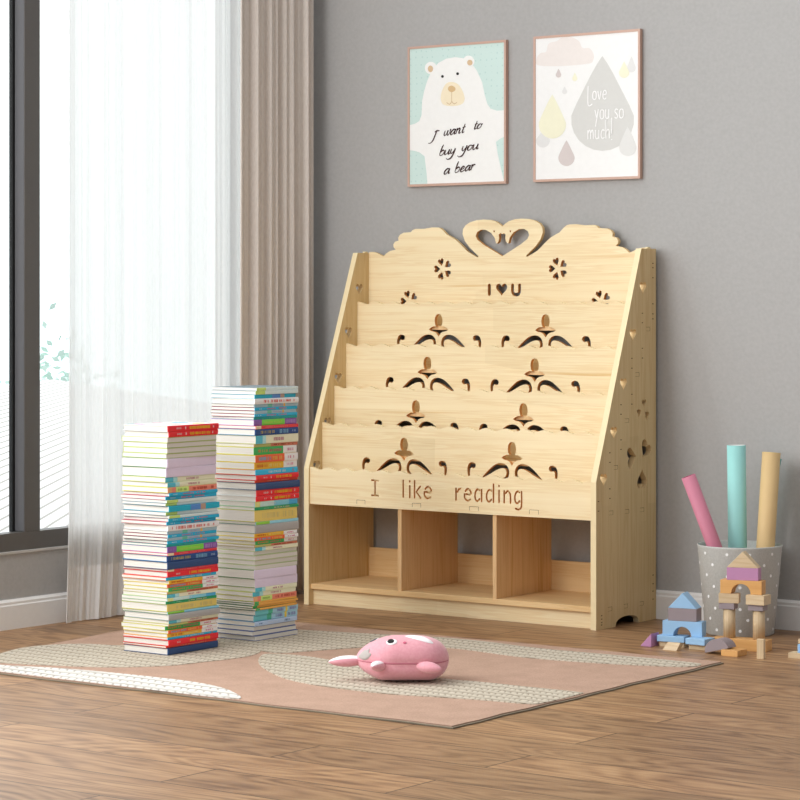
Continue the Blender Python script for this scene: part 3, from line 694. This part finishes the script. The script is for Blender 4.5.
GRW = ('soft', '#1c8f5c', (), [(.2,.34,'#8fd0ae',.3), (.44,.80,'#efc9b4',.35)], '#a8c890')
GLD = ('soft', '#d4bd66', (), [(.18,.58,'#e3d491',.45), (.66,.92,'#e0d08c',.5)], '#cfc94a')
GBT = ('soft', '#86c4dc', [(0,.32,'#86c244')], None, '#7a9a5a')
GRY = ('hard', '#9c9a99', (), None, '#8f9ea4')
RRD = ('soft', '#e0442c', (), [(.28,.80,'#f4b09c',.3)], '#e0602c')
GOT = ('soft', '#e89c4a', [(0,.10,'#3ba45c')], None, '#3c6c3c')
TLL = ('soft', '#93bccd', [(0,.30,'#62b3b8'), (.30,.40,'#45a486'), (.70,.75,'#e8bc4c')], [(.50,.66,'#8d84c0',.5), (.78,.97,'#8d84c0',.5)], '#54808c')
PBL = ('soft', '#a8bcdc', (), [(.10,.18,'#5c84b4',.3), (.30,.55,'#d8e4f4',.35), (.70,.84,'#4c6c94',.4)], '#7ca4cc')
DESC = {id(RED): 'red hardcover with yellow title', id(RED2): 'red hardcover with red boards and yellow title', id(OLV): 'olive edged book with pages facing out', id(OLW): 'pale green edged book with pages facing out', id(NVL): 'navy edged book with pages facing out',
 id(LIL): 'thick lilac paperback', id(TEA): 'cream paperback with teal spine end', id(SAL): 'salmon and green paperback', id(BLU): 'thin blue paperback', id(PAL): 'thin pale grey and green paperback', id(TBL): 'teal paperback with blue patch',
 id(WHR): 'white hardcover with red title', id(GBL): 'thin grey blue paperback', id(TGR): 'thin teal green paperback', id(PUG): 'purple and lime green paperback', id(RTH): 'thin red paperback', id(NVT): 'navy hardcover with gold title', id(NVY): 'plain navy hardcover',
 id(SKY): 'sky blue paperback', id(YEL): 'yellow and white paperback', id(ORG): 'orange and white paperback', id(GRN): 'green and white paperback', id(RCR): 'thin brown red paperback', id(LBL): 'pale blue paperback', id(GRW): 'dark green paperback', id(GLD): 'thick gold paperback',
 id(GBT): 'thin green and blue paperback', id(GRY): 'plain grey hardcover', id(RRD): 'thin orange red paperback', id(GOT): 'very thin orange paperback', id(TLL): 'teal and lavender paperback', id(PBL): 'pale blue lavender paperback'}
S1 = [(RED,5.7),(RED,5.5),(OLV,5.3),(OLV,5),(OLV,5.3),(OLV,4.6),(LIL,9),(LIL,9),(TEA,5),(TEA,4.7),(SAL,5.2),(BLU,3.2),(BLU,3.5),(PAL,3),(PAL,2.8),(TBL,5.7),(PAL,3.3),(PAL,2.8),(BLU,3.2),(BLU,3.3),(WHR,5.8),(GBL,3.2),(BLU,3),(GBL,3),(BLU,3.2),(TGR,2.5),(PUG,5.8),(RTH,2.6),(NVT,5.9),(NVY,7.2),(RTH,2.2),(RED2,5.3),(SKY,3),(YEL,3.5),(ORG,3.6),(GRN,3.6),(RCR,2.4),(TEA,3.6),(LBL,3.2),(GRW,2.9),(GLD,7.2),(GBT,2.3),(GRY,5.9),(TEA,3.3),(RCR,2),(GRN,4),(ORG,3.2),(YEL,3.8),(SKY,2.3),(RED2,5.7),(RRD,2),(NVY,6.6)]
S2 = [(PAL,3),(PAL,3.5),(TBL,3.7),(WHR,5.2),(GBL,3),(BLU,3),(GBL,3),(BLU,2.8),(TGR,2.5),(PUG,5.6),(RTH,3),(NVT,6),(TEA,7.8),(RCR,3),(GRN,7.2),(ORG,7),(YEL,6.4),(SKY,5.2),(RED2,4.8),(RRD,2.3),(NVY,6.6),(RED,5.6),(RED,5),(LBL,5.2),(GRW,2.9),(GLD,10.6),(GBT,2.8),(GRY,8),(YEL,3.5),(ORG,3.4),(GRN,3.6),(RCR,2.2),(TEA,3.6),(OLW,3.9),(OLW,4.6),(OLW,4.6),(OLW,4),(LIL,8.4),(LIL,8.2),(TEA,4),(TEA,4.2),(SAL,4.6),(GOT,2),(GOT,2),(GOT,2),(GOT,2),(TLL,4.8),(TLL,5.6),(PBL,4.3),(NVL,4.4),(NVL,4.4),(NVL,4.6)]
ORDW = ['topmost','second','third','fourth','fifth','sixth','seventh','eighth','ninth','tenth','eleventh','twelfth','thirteenth','fourteenth','fifteenth','sixteenth','seventeenth','eighteenth','nineteenth']
TENS = ['', '', 'twent', 'thirt', 'fort', 'fift', 'sixt']
def ordw(i):
    if i < 19: return ORDW[i]
    n = i+1
    if n % 10 == 0: return TENS[n//10]+'ieth'
    return TENS[n//10]+'y-'+['first','second','third','fourth','fifth','sixth','seventh','eighth','ninth'][n % 10-1]
def stack(books, cornx, corny, ztop, w, l, which, seed):
    rnd = random.Random(seed); tot = sum(t for _, t in books); Hh = ztop-RUGZ; z = RUGZ; N = len(books)
    for i in range(N-1, -1, -1):
        ty, t = books[i]; t = t/tot*Hh
        kind, col, bands, title, edge = ty
        ww = w+rnd.uniform(-.004, .003); ll = l*(1.0 if kind == 'hard' else rnd.choice((.985, .99, 1.0)))+rnd.uniform(-.004, .002)
        jx = rnd.uniform(-.003, .003); jy = rnd.uniform(-.003, .004)
        if kind == 'hard': jx += .002
        b = make_book('book', cornx-w/2+jx, corny+ll/2+jy, z, t-.00015, ww, ll, math.radians(rnd.uniform(-1.1, 1.1)), kind, col, bands, title, edge, seed*100+i)
        pos = ('topmost in' if i == 0 else 'bottom of' if i == N-1 else ordw(i)+' from top of')
        tag(b, '%s, %s %s book stack' % (DESC[id(ty)], pos, which), 'book', 'books in the %s stack' % which)
        z += t
    return z
z1 = stack(S1, .4715, -1.5090, .619, .160, .205, 'nearer shorter', 3)
z2 = stack(S2, .4770, -1.1530, .711, .158, .190, 'farther taller', 5)

top_book = [o for o in COL.objects if o.get('label', '').startswith('red hardcover with yellow title, topmost')][0]
for n_, (cx_, cy_, a_, b_, col_) in enumerate(((-.05, -.075, .020, .014, '#d24fb4'), (-.072, -.085, .006, .018, '#5ccfd6'), (.02, -.02, .030, .012, '#f08a7c'), (-.02, .05, .022, .030, '#8fd4e8'), (.045, .055, .016, .022, '#f0d860'), (-.055, .0, .012, .022, '#f0b0c8'))):
    decal('cover_print', [catmull([(cx_-a_, cy_), (cx_-a_*.3, cy_+b_), (cx_+a_, cy_+b_*.6), (cx_+a_*.7, cy_-b_)], 4, True)], max(v.co.z for ch in top_book.children for v in ch.data.vertices if ch.name.startswith('cover') and 'print' not in ch.name)+n_*.00001, plain(col_, .4), top_book, 'XY', .0003, 1)
# ------------------------------------------------------------------ polka dot bin with paper rolls
BC = (1.442, -.142); RB, RT, BH = .098, .121, .254
bin_ = tag(empty('storage_bin', (BC[0], BC[1], 0)), 'grey round bin with white polka dots holding paper rolls beside the shelf', 'bin')
k = NT('grey_felt'); mp = k.coords((200, 200, 200)); n = k.add('ShaderNodeTexNoise'); n.inputs['Scale'].default_value = 1; k.link(mp, 'Vector', n, 'Vector'); r = k.ramp([(.3, lin('#bcbdb9')), (.7, lin('#c8c9c5'))]); k.link(n, 'Fac', r, 'Fac'); k.link(r, 'Color', k.b, 'Base Color'); k.b.inputs['Roughness'].default_value = .6; BINM = k.m
def lathe(name, prof, mat, parent, seg=64, smooth=True, **kw):
    V = [(r_*math.cos(2*PI*i/seg), r_*math.sin(2*PI*i/seg), z_) for r_, z_ in prof for i in range(seg)]
    F = [(j*seg+i, j*seg+(i+1) % seg, (j+1)*seg+(i+1) % seg, (j+1)*seg+i) for j in range(len(prof)-1) for i in range(seg)]
    F += [tuple(range(seg))[::-1]] if prof[0][0] > 1e-5 else []
    return mesh_obj(name, V, F, mat, parent, smooth=smooth, **kw)
prof = [(RB-.004, 0), (RB, .003), (RT-.0005, BH-.004), (RT+.001, BH), (RT-.0015, BH+.0015), (RT-.0035, BH-.001), (RB-.003, .006)]
o = lathe('bin_wall', prof, BINM, bin_); bm = bmesh.new(); bm.from_mesh(o.data)
bmesh.ops.contextual_create(bm, geom=[v for v in bm.verts if abs(v.co.z-.006) < 1e-5]); bm.to_mesh(o.data); bm.free()
# dots: small discs hugging the wall
bm = bmesh.new(); row = 0
for zi in range(8):
    zz = .018+zi*.0310; rr = RB+(RT-RB)*(zz/BH)
    for kdx in range(10):
        a = 2*PI*(kdx+(.5 if zi % 2 else 0))/10+.15
        a += .06*math.sin(zi*3.1+kdx*1.7); rd = .0045
        c0 = Vector(((rr+.0008)*math.cos(a), (rr+.0008)*math.sin(a), zz)); tx = Vector((-math.sin(a), math.cos(a), 0)); tz = Vector((0, 0, 1))
        ctr = bm.verts.new(c0); ring = [bm.verts.new(c0+tx*rd*math.cos(t)+tz*rd*math.sin(t)-Vector((math.cos(a), math.sin(a), 0))*.0004) for t in [2*PI*j/12 for j in range(12)]]
        for j in range(12): bm.faces.new((ctr, ring[j], ring[(j+1) % 12]))
DOTM = plain('#f3f3f3', .6); merge_into(o, bm_obj('polka_dots', bm, DOTM, None, smooth=True), DOTM)
VL = Vector((.8038, .5949, 0)); VB = Vector((-.5949, .8038, 0))     # along / away directions used only to lean the rolls
def roll(name, col, inner, p0, p1, rad, label, turns=1.6, seam=0.0, thk=.0011):
    p0, p1 = Vector(p0), Vector(p1); Ln = (p1-p0).length
    e = tag(empty(name, p0), label, 'paper roll', 'rolled papers standing in the dotted bin')
    e.rotation_mode = 'QUATERNION'; e.rotation_quaternion = (p1-p0).to_track_quat('Z', 'Y')
    n = int(48*turns); V, F = [], []
    for z_ in (0, Ln):
        for i in range(n+1):
            a = seam+2*PI*turns*i/n; r_ = rad-.0016*(turns-i/48)*1.0
            V.append((r_*math.cos(a), r_*math.sin(a), z_))
    for i in range(n): F.append((i, i+1, n+2+i, n+1+i))
    o = mesh_obj('sheet', V, F, [plain(col, .55), plain(inner, .6)], e, smooth=True)
    md = o.modifiers.new('th', 'SOLIDIFY'); md.thickness = thk; md.offset = 0; md.material_offset = 1
    return e
bc = Vector((BC[0], BC[1], .0))
def at(lat, back, z_): return bc+VL*lat+VB*back+Vector((0, 0, z_))
roll('paper_roll', '#cb8095', '#9c4560', at(.004, -.050, .030), at(-.151, -.030, .452), .0212, 'pink paper roll leaning left out of the dotted bin')  # darker inner pink paints the shade inside the tube
roll('paper_roll', '#9fdad6', '#e8e8e6', at(-.002, .015, .009), at(-.008, .015, .538), .0268, 'tallest roll, pale teal paper standing upright in the dotted bin', seam=4.1)
roll('paper_roll', '#dabb88', '#5a3c22', at(.054, -.030, .010), at(.091, .004, .518), .0265, 'tan kraft paper roll at the right of the dotted bin', seam=1.2)  # dark brown inside stands in for shade in the hollow roll
roll('paper_roll', '#58b0b0', '#8fd0ce', at(.018, .052, .009), at(.117, .048, .498), .0110, 'thin dark teal roll mostly hidden behind the tan roll')

# ------------------------------------------------------------------ toy blocks
NAT = wood('beech_block', '#dcc6a4', '#b99a70', 'X', seed=2); NATZ = wood('beech_block_upright', '#d2bb98', '#ab8c64', 'Z', seed=4)
ORA = wood('orange_block', '#deab6c', '#c98e4c', 'X', seed=6)
BLUE = plain('#9bc3e6', .5); GREYB = plain('#968a8e', .55); PURP = plain('#bd8ab1', .5)
GRP = 'wooden toy blocks'
def base(name, loc, rz, label, group): return tag(empty(name, loc, math.radians(rz)), label, 'toy block', group)
def tagblock(o, label, group): return tag(o, label, 'toy block', group)
def cube_block(x, y, z, w, d, h, rz, mat, label, group, rx=0, ry=0, name='toy_block'):
    o = box(name, (0, w, 0, d, 0, h), mat, None, .0010)
    o.location = (x, y, z); o.rotation_euler = (math.radians(rx), math.radians(ry), math.radians(rz)); return tagblock(o, label, group)
def prism_block(x, y, z, pts, d, rz, mat, label, group, name, rx=0, ry=0):
    bm = bmesh.new(); n = len(pts)
    A = [bm.verts.new((p[0], 0, p[1])) for p in pts]; Bv = [bm.verts.new((p[0], d, p[1])) for p in pts]
    tri = tessellate_polygon([[Vector((p[0], p[1], 0)) for p in pts]])
    if n <= 4: bm.faces.new(A); bm.faces.new(Bv[::-1])
    else:
        for t in tri: bm.faces.new([A[i] for i in t]); bm.faces.new([Bv[i] for i in t][::-1])
    for i in range(n): bm.faces.new((A[i], Bv[i], Bv[(i+1) % n], A[(i+1) % n]))
    bmesh.ops.recalc_face_normals(bm, faces=bm.faces)
    sharp = [e for e in bm.edges if len(e.link_faces) == 2 and e.calc_face_angle(0) > .6]
    bmesh.ops.bevel(bm, geom=sharp, offset=.0009, segments=2, affect='EDGES', profile=.5)
    o = bm_obj(name, bm, mat); o.location = (x, y, z); o.rotation_euler = (math.radians(rx), math.radians(ry), math.radians(rz)); return tagblock(o, label, group)
def arch_pts(w, h, r):
    c = w/2; return [(0, 0), (c-r, 0)]+[(c-r*math.cos(PI*i/16), r*math.sin(PI*i/16)) for i in range(1, 16)]+[(c+r, 0), (w, 0), (w, h), (0, h)]
G1, G2, G3 = 'blocks of the small blue castle', 'blocks of the tall castle in front of the bin', 'loose toy blocks on the floor'
cube_block(1.4015, -.523, 0, .070, .045, .0145, 13, NAT, 'natural wood block under the left blue plank of the small castle', G1)
cube_block(1.4965, -.5265, 0, .052, .040, .0145, 6, NAT, 'natural wood block under the right blue plank of the small castle', G1)
cube_block(1.3975, -.530, .0147, .079, .050, .0165, 11, BLUE, 'flat blue plank on the left, under the blue arch', G1)
cube_block(1.4900, -.534, .0147, .060, .056, .0165, 0, BLUE, 'flat blue plank on the right, under the blue arch', G1)
prism_block(1.4095, -.520, .0314, arch_pts(.1125, .0405, .0255), .042, 13, BLUE, 'blue arch block in the small castle', G1, 'arch_block')
cube_block(1.4235, -.514, .0721, .0815, .048, .0350, 13, GREYB, 'grey brown block on top of the blue arch', G1)
prism_block(1.4235, -.514, .1073, [(0, 0), (.0815, 0), (.0410, .0425)], .048, 13, BLUE, 'blue triangle roof block topping the small castle', G1, 'triangle_block')
prism_block(1.3540, -.5460, 0, [(0, 0), (.0350, 0), (.0350, .0370)], .042, 0, PURP, 'purple triangle block lying left of the small blue castle', G3, 'triangle_block')
prism_block(1.4430, -.5770, 0, [(0, 0), (.044, 0), (.052, .0235), (.013, .0235)], .018, 0, NAT, 'small slanted natural block leaning before the blue castle', G3, 'slanted_block', rx=-18)
# tall castle
cube_block(1.5400, -.4800, 0, .157, .050, .0310, 9, ORA, 'long orange base plank under the two columns', G2)
def column(x, y, z, r, h, label):
    bm = bmesh.new(); bmesh.ops.create_cone(bm, cap_ends=True, segments=40, radius1=r, radius2=r, depth=h, matrix=Matrix.Translation((0, 0, h/2)))
    bmesh.ops.bevel(bm, geom=[e for e in bm.edges if abs(e.verts[0].co.z-e.verts[1].co.z) < 1e-6], offset=.001, segments=2, affect='EDGES')
    o = bm_obj('column_block', bm, NATZ); o.location = (x, y, z)
    for p in o.data.polygons: p.use_smooth = abs(p.normal.z) < .5
    return tagblock(o, label, G2)
column(1.5780, -.447, .0312, .0165, .0780, 'left natural wood column under the orange arch'); column(1.6620, -.434, .0312, .0165, .0780, 'right natural wood column under the orange arch')
cube_block(1.5570, -.4690, .1094, .0440, .034, .0165, 10, GREYB, 'grey brown block on the left column', G2); cube_block(1.6400, -.4560, .1094, .0430, .038, .0165, 8, GREYB, 'grey brown block on the right column', G2)
cube_block(1.5580, -.4720, .1261, .0560, .030, .0265, 20, NAT, 'natural block under the left foot of the orange arch', G2); cube_block(1.6360, -.4610, .1261, .0540, .046, .0265, 4, NAT, 'natural block under the right foot of the orange arch', G2)
prism_block(1.5610, -.4680, .1528, arch_pts(.1170, .0370, .0275), .040, 12, ORA, 'orange arch block spanning the two columns', G2, 'arch_block')
cube_block(1.5790, -.4640, .1900, .0880, .034, .0340, 15, PURP, 'purple block on top of the orange arch', G2)
prism_block(1.5790, -.4640, .2242, [(0, 0), (.0880, 0), (.0440, .0440)], .034, 15, NAT, 'natural wood triangle roof topping the tall castle', G2, 'triangle_block')
hd = [(.037*math.cos(PI*i/16), .031*math.sin(PI*i/16)) for i in range(17)]
prism_block(1.6080, -.5720, .0105, hd, .045, 0, GREYB, 'grey brown half round block resting on the floor between the castles', G3, 'half_round_block', rx=0, ry=-14)
cube_block(1.6280, -.5830, 0, .0500, .052, .0165, 0, ORA, 'short orange plank lying before the tall castle', G3)
cube_block(1.7350, -.5820, 0, .0200, .014, .0530, 5, NATZ, 'narrow natural block standing upright at the base plank end', G3)
cube_block(1.7960, -.5200, 0, .0800, .040, .0150, 6, NAT, 'natural block on the floor, lowest of the pile at the right edge', G3)
cube_block(1.8190, -.5110, .0152, .0600, .036, .0230, 6, BLUE, 'blue block in the middle of the pile at the right edge', G3)
cube_block(1.8200, -.5090, .0399, .0560, .034, .0120, 6, NAT, 'thin natural block topping the pile at the right edge', G3)

# ------------------------------------------------------------------ pink plush toy
k = NT('pink_plush'); mp = k.coords((150, 150, 150)); n = k.add('ShaderNodeTexNoise'); n.inputs['Scale'].default_value = 1; n.inputs['Detail'].default_value = 3; k.link(mp, 'Vector', n, 'Vector')
r = k.ramp([(.3, lin('#dc95a1')), (.7, lin('#e3a2ad'))]); k.link(n, 'Fac', r, 'Fac'); k.link(r, 'Color', k.b, 'Base Color'); k.b.inputs['Roughness'].default_value = .75
k.b.inputs['Sheen Weight'].default_value = .3; k.bump(n, 'Fac', .08, .001); PINK = k.m
PWH = plain('#f3eef0', .8); PGY = plain('#b3aca8', .8)
PR = .6371
plush = tag(empty('plush_toy', (1.236, -1.490, RUGZ+.002), PR), 'pink stuffed animal toy with round eyes and stubby flippers lying on the rug', 'plush toy')
LX = .1155
def body_r(t):      # t in -1..1 along the body, left end narrow
    a = max(0, 1-abs(t)**(3.4 if t > 0 else 2.8))**.5
    return a*(1 if t > -.2 else 1-.26*((-t-.2)/.8)**1.3)
def body_pt(t, a, off=0):
    """t along, a angle around (0 = front, pi/2 = top)"""
    q = body_r(t); ca, sa = math.cos(a), math.sin(a)
    ry, rz = .080*q, .053*q*(1 if sa > 0 else 1)
    y = -ry*abs(ca)**.8*(1 if ca > 0 else -1); z = (.050+.058*q*abs(sa)**.9) if sa > 0 else (.050-.050*min(1, q*1.12)*abs(sa)**.6)
    y0 = y; 
    v = Vector((t*LX, y, z)); c = Vector((t*LX*.85, 0, .0535)); nrm = (v-c).normalized()
    # seam pinch
    pin = .0030*math.exp(-(sa/.09)**2)*q
    return v-nrm*pin+nrm*off
NTn, NAn = 48, 64
V, F = [], []
for i in range(NTn+1):
    t = -math.cos(PI*i/NTn)
    for j in range(NAn): V.append(body_pt(t*.9999, 2*PI*j/NAn))
for i in range(NTn):
    for j in range(NAn): F.append((i*NAn+j, i*NAn+(j+1) % NAn, (i+1)*NAn+(j+1) % NAn, (i+1)*NAn+j))
bo = mesh_obj('body', V, F, PINK, plush, smooth=True)
def patch(name, outline, off, mat, parent=plush, n=6):
    """felt patch hugging the body: outline in (t, angle)"""
    P = catmull(outline, 4, True); cx = sum(p[0] for p in P)/len(P); cy = sum(p[1] for p in P)/len(P)
    V = [body_pt(cx, cy, off)]; F = []; m = len(P)
    for s in range(1, n+1):
        for p in P: V.append(body_pt(cx+(p[0]-cx)*s/n, cy+(p[1]-cy)*s/n, off if s < n else off*.2))
    for i in range(m): F.append((0, 1+(i+1) % m, 1+i))
    for s in range(n-1):
        for i in range(m): a = 1+s*m+i; b = 1+s*m+(i+1) % m; F.append((a, b, b+m, a+m))
    return mesh_obj(name, V, F, mat, parent, smooth=True)
def ell(ct, ca, rt, ra, n=12): return [(ct+rt*math.cos(2*PI*i/n), ca+ra*math.sin(2*PI*i/n)) for i in range(n)]
ew = patch('eye_white', ell(-.23, 1.0, .118, .20), .0020, PWH)
patch('pupil', ell(-.25, 1.02, .078, .15), .0036, BLK, ew)
ew2 = patch('eye_white', ell(-.60, 1.75, .10, .16), .0012, PWH); patch('pupil', ell(-.62, 1.72, .085, .14), .0028, plain('#5c5c60', .6), ew2)
patch('snout_dot', ell(.05, .92, .038, .07), .0018, plain('#c9607a', .7))
patch('side_patch', [(-.95,.42),(-.90,.75),(-.80,.95),(-.76,.82),(-.70,.86),(-.71,.55),(-.66,.45),(-.74,.16),(-.85,.10)], .0024, PGY)
patch('top_patch', [(.06,1.52),(.20,1.58),(.42,1.50),(.60,1.25),(.66,1.02),(.55,.98),(.38,1.08),(.22,1.22),(.10,1.36)], .0022, PWH)
V, F = [], []
for i in range(81):
    t = -.985+1.97*i/80
    for da, of in ((-.012, .0006), (0, .0022), (.012, .0006)): V.append(body_pt(t, PI*2+da, of))
for i in range(80): F += [(3*i, 3*i+1, 3*i+4, 3*i+3), (3*i+1, 3*i+2, 3*i+5, 3*i+4)]
mesh_obj('seam', V, F, plain('#c27684', .8), plush, smooth=True)
def fin(name, p, q, r, flat, mat, white=None):
    p, q = Vector(p), Vector(q); ax = (q-p); L_ = ax.length; V, F = [], []
    zx = ax.normalized(); side_ = zx.cross(Vector((0, 0, 1))).normalized(); up = side_.cross(zx)
    nt, na = 16, 20; mi = []
    for i in range(nt+1):
        t = i/nt; rr = r*(math.sin(PI*min(1, (t*.86+.14)))**.6 if t < 1 else 0.02); 
        for j in range(na):
            a = 2*PI*j/na; V.append(p+ax*t+side_*rr*math.cos(a)+up*rr*flat*math.sin(a)*(1-.06*math.exp(-(math.sin(a)/.12)**2)))
    for i in range(nt):
        for j in range(na):
            F.append((i*na+j, i*na+(j+1) % na, (i+1)*na+(j+1) % na, (i+1)*na+j)); mi.append(1 if white and math.sin(2*PI*(j+.5)/na) > white else 0)
    F.append(tuple(range(nt*na, nt*na+na))); mi.append(0)
    return mesh_obj(name, V, F, [mat, PWH], plush, midx=mi, smooth=True)
fin('flipper', (-.050, -.052, .040), (-.074, -.108, .046), .0165, .80, PINK, .55)
fin('flipper', (.038, -.066, .042), (.096, -.102, .038), .0180, .80, PINK)
fin('tail', (-.100, -.006, .047), (-.184, -.010, .044), .0205, .68, PINK, .5)

# ------------------------------------------------------------------ what stands outside the window
GLARE_WHITE = plain('#f4f6f6', .8); LINEM = plain('#9b8f80', .8)  # this white stands in for overexposed daylight on walls and ground
k = NT('roof_battens'); mp = k.coords((1, 1, 1)); wv = k.add('ShaderNodeTexWave', wave_type='BANDS', bands_direction='Y'); wv.inputs['Scale'].default_value = 4.5; wv.inputs['Distortion'].default_value = .2
k.link(mp, 'Vector', wv, 'Vector'); r = k.ramp([(.04, lin('#b9b4ae')), (.12, lin('#ffffff'))]); k.link(wv, 'Fac', r, 'Fac'); k.link(r, 'Color', k.b, 'Base Color'); k.b.inputs['Roughness'].default_value = .7; ROOF = k.m
def house(x, y, rz, w, d, zeave, zridge, label):
    h = tag(empty('neighbour_house', (x, y, -4), rz), label, 'house')
    box('wall', (-w/2, w/2, -d/2, d/2, 0, zeave+4), GLARE_WHITE, h)
    bm = bmesh.new(); ze, zr = zeave+4, zridge+4; o_ = .25
    for s in (-1, 1):
        v = [bm.verts.new(p) for p in ((-w/2-o_, s*(d/2+o_), ze), (w/2+o_, s*(d/2+o_), ze), (w/2+o_, 0, zr), (-w/2-o_, 0, zr))]
        v2 = [bm.verts.new(q_.co+Vector((0, 0, .12))) for q_ in v]
        bm.faces.new(v); bm.faces.new(v2[::-1])
        for i in range(4): bm.faces.new((v[i], v[(i+1) % 4], v2[(i+1) % 4], v2[i]))
    bm_obj('roof', bm, ROOF, h)
    bm = bmesh.new(); bx(bm, -w/2-o_, w/2+o_, -d/2-o_-.06, -d/2-o_, ze-.08, ze+.04); bm_obj('gutter', bm, plain('#6d6a60', .6), h)
    return h
house(-7.88, 5.10, math.radians(126.5), 15, 9, -.62, .10, 'white neighbouring house with pale battened roof outside the window')
house(-17.5, 19.5, math.radians(150), 9, 7, -1.9, -.7, 'farther white house beyond the first roof outside the window')
bm = bmesh.new(); rnd = random.Random(4)
for i in range(260):
    p = Vector((rnd.gauss(0, .3), rnd.gauss(0, .3), rnd.gauss(0, .3))); a = Vector((rnd.uniform(-1, 1), rnd.uniform(-1, 1), rnd.uniform(-1, 1))).normalized(); b_ = a.orthogonal().normalized()
    s_ = .06; vs = [bm.verts.new(p+a*s_), bm.verts.new(p+b_*s_*.5), bm.verts.new(p-a*s_), bm.verts.new(p-b_*s_*.5)]; bm.faces.new(vs)
tr_ = tag(empty('tree', (-13.3, 12.3, -4)), 'pale green tree rising behind the neighbouring roof', 'tree')
fo = bm_obj('foliage', bm, plain('#d6efe6', .8), tr_); fo.location = (0, 0, 4.0)
bm = bmesh.new(); bmesh.ops.create_cone(bm, cap_ends=True, segments=10, radius1=.12, radius2=.06, depth=3.9, matrix=Matrix.Translation((0, 0, 1.95))); bm_obj('trunk', bm, plain('#b8aa98', .8), tr_)
struct(box('ground', (-60, WX-.4, -40, 60, -4.3, -4), GLARE_WHITE))

# ------------------------------------------------------------------ light
w = bpy.data.worlds.new('World'); scene.world = w; w.use_nodes = True; nt = w.node_tree; bg = nt.nodes['Background']
tc = nt.nodes.new('ShaderNodeTexCoord'); sx = nt.nodes.new('ShaderNodeSeparateXYZ'); nt.links.new(tc.outputs['Generated'], sx.inputs[0])
rp = nt.nodes.new('ShaderNodeMapRange'); rp.inputs['From Min'].default_value = -.7; rp.inputs['From Max'].default_value = .5; rp.inputs['To Min'].default_value = 2.3; rp.inputs['To Max'].default_value = .50
nt.links.new(sx.outputs['X'], rp.inputs['Value'])
cr = nt.nodes.new('ShaderNodeValToRGB'); e = cr.color_ramp.elements; e[0].position = .46; e[0].color = (.80, .95, 1, 1); e[1].position = .56; e[1].color = (1, 1, 1, 1)
mz = nt.nodes.new('ShaderNodeMapRange'); mz.inputs['From Min'].default_value = -1; nt.links.new(sx.outputs['Z'], mz.inputs['Value']); nt.links.new(mz.outputs[0], cr.inputs['Fac'])
nt.links.new(cr.outputs['Color'], bg.inputs['Color']); nt.links.new(rp.outputs[0], bg.inputs['Strength'])
def area(name, loc, target, size, power, col=(1, 1, 1)):
    l = bpy.data.lights.new(name, 'AREA'); l.shape = 'RECTANGLE'; l.size = size[0]; l.size_y = size[1]; l.energy = power; l.color = col
    o = bpy.data.objects.new(name, l); COL.objects.link(o); o.location = loc
    o.rotation_euler = (Vector(target)-Vector(loc)).to_track_quat('-Z', 'Y').to_euler(); return o
area('window_light', (-.22, -2.85, 1.75), (.85, -.1, .75), (1.8, 1.7), 69, (1, .995, .985))

cam = bpy.data.cameras.new('camera'); co = bpy.data.objects.new('camera', cam); COL.objects.link(co)
co.location = (4.96332, -6.53676, .93780); co.rotation_euler = (PI/2, 0, .6371)
cam.sensor_width = 36; cam.lens = 2524.7/800*36; cam.shift_y = -(400-305.92)/800; cam.clip_end = 200
scene.camera = co
scene.view_settings.view_transform = 'Standard'; scene.view_settings.look = 'None'; scene.view_settings.exposure = 0
scene.cycles.max_bounces = 8; scene.cycles.transparent_max_bounces = 12
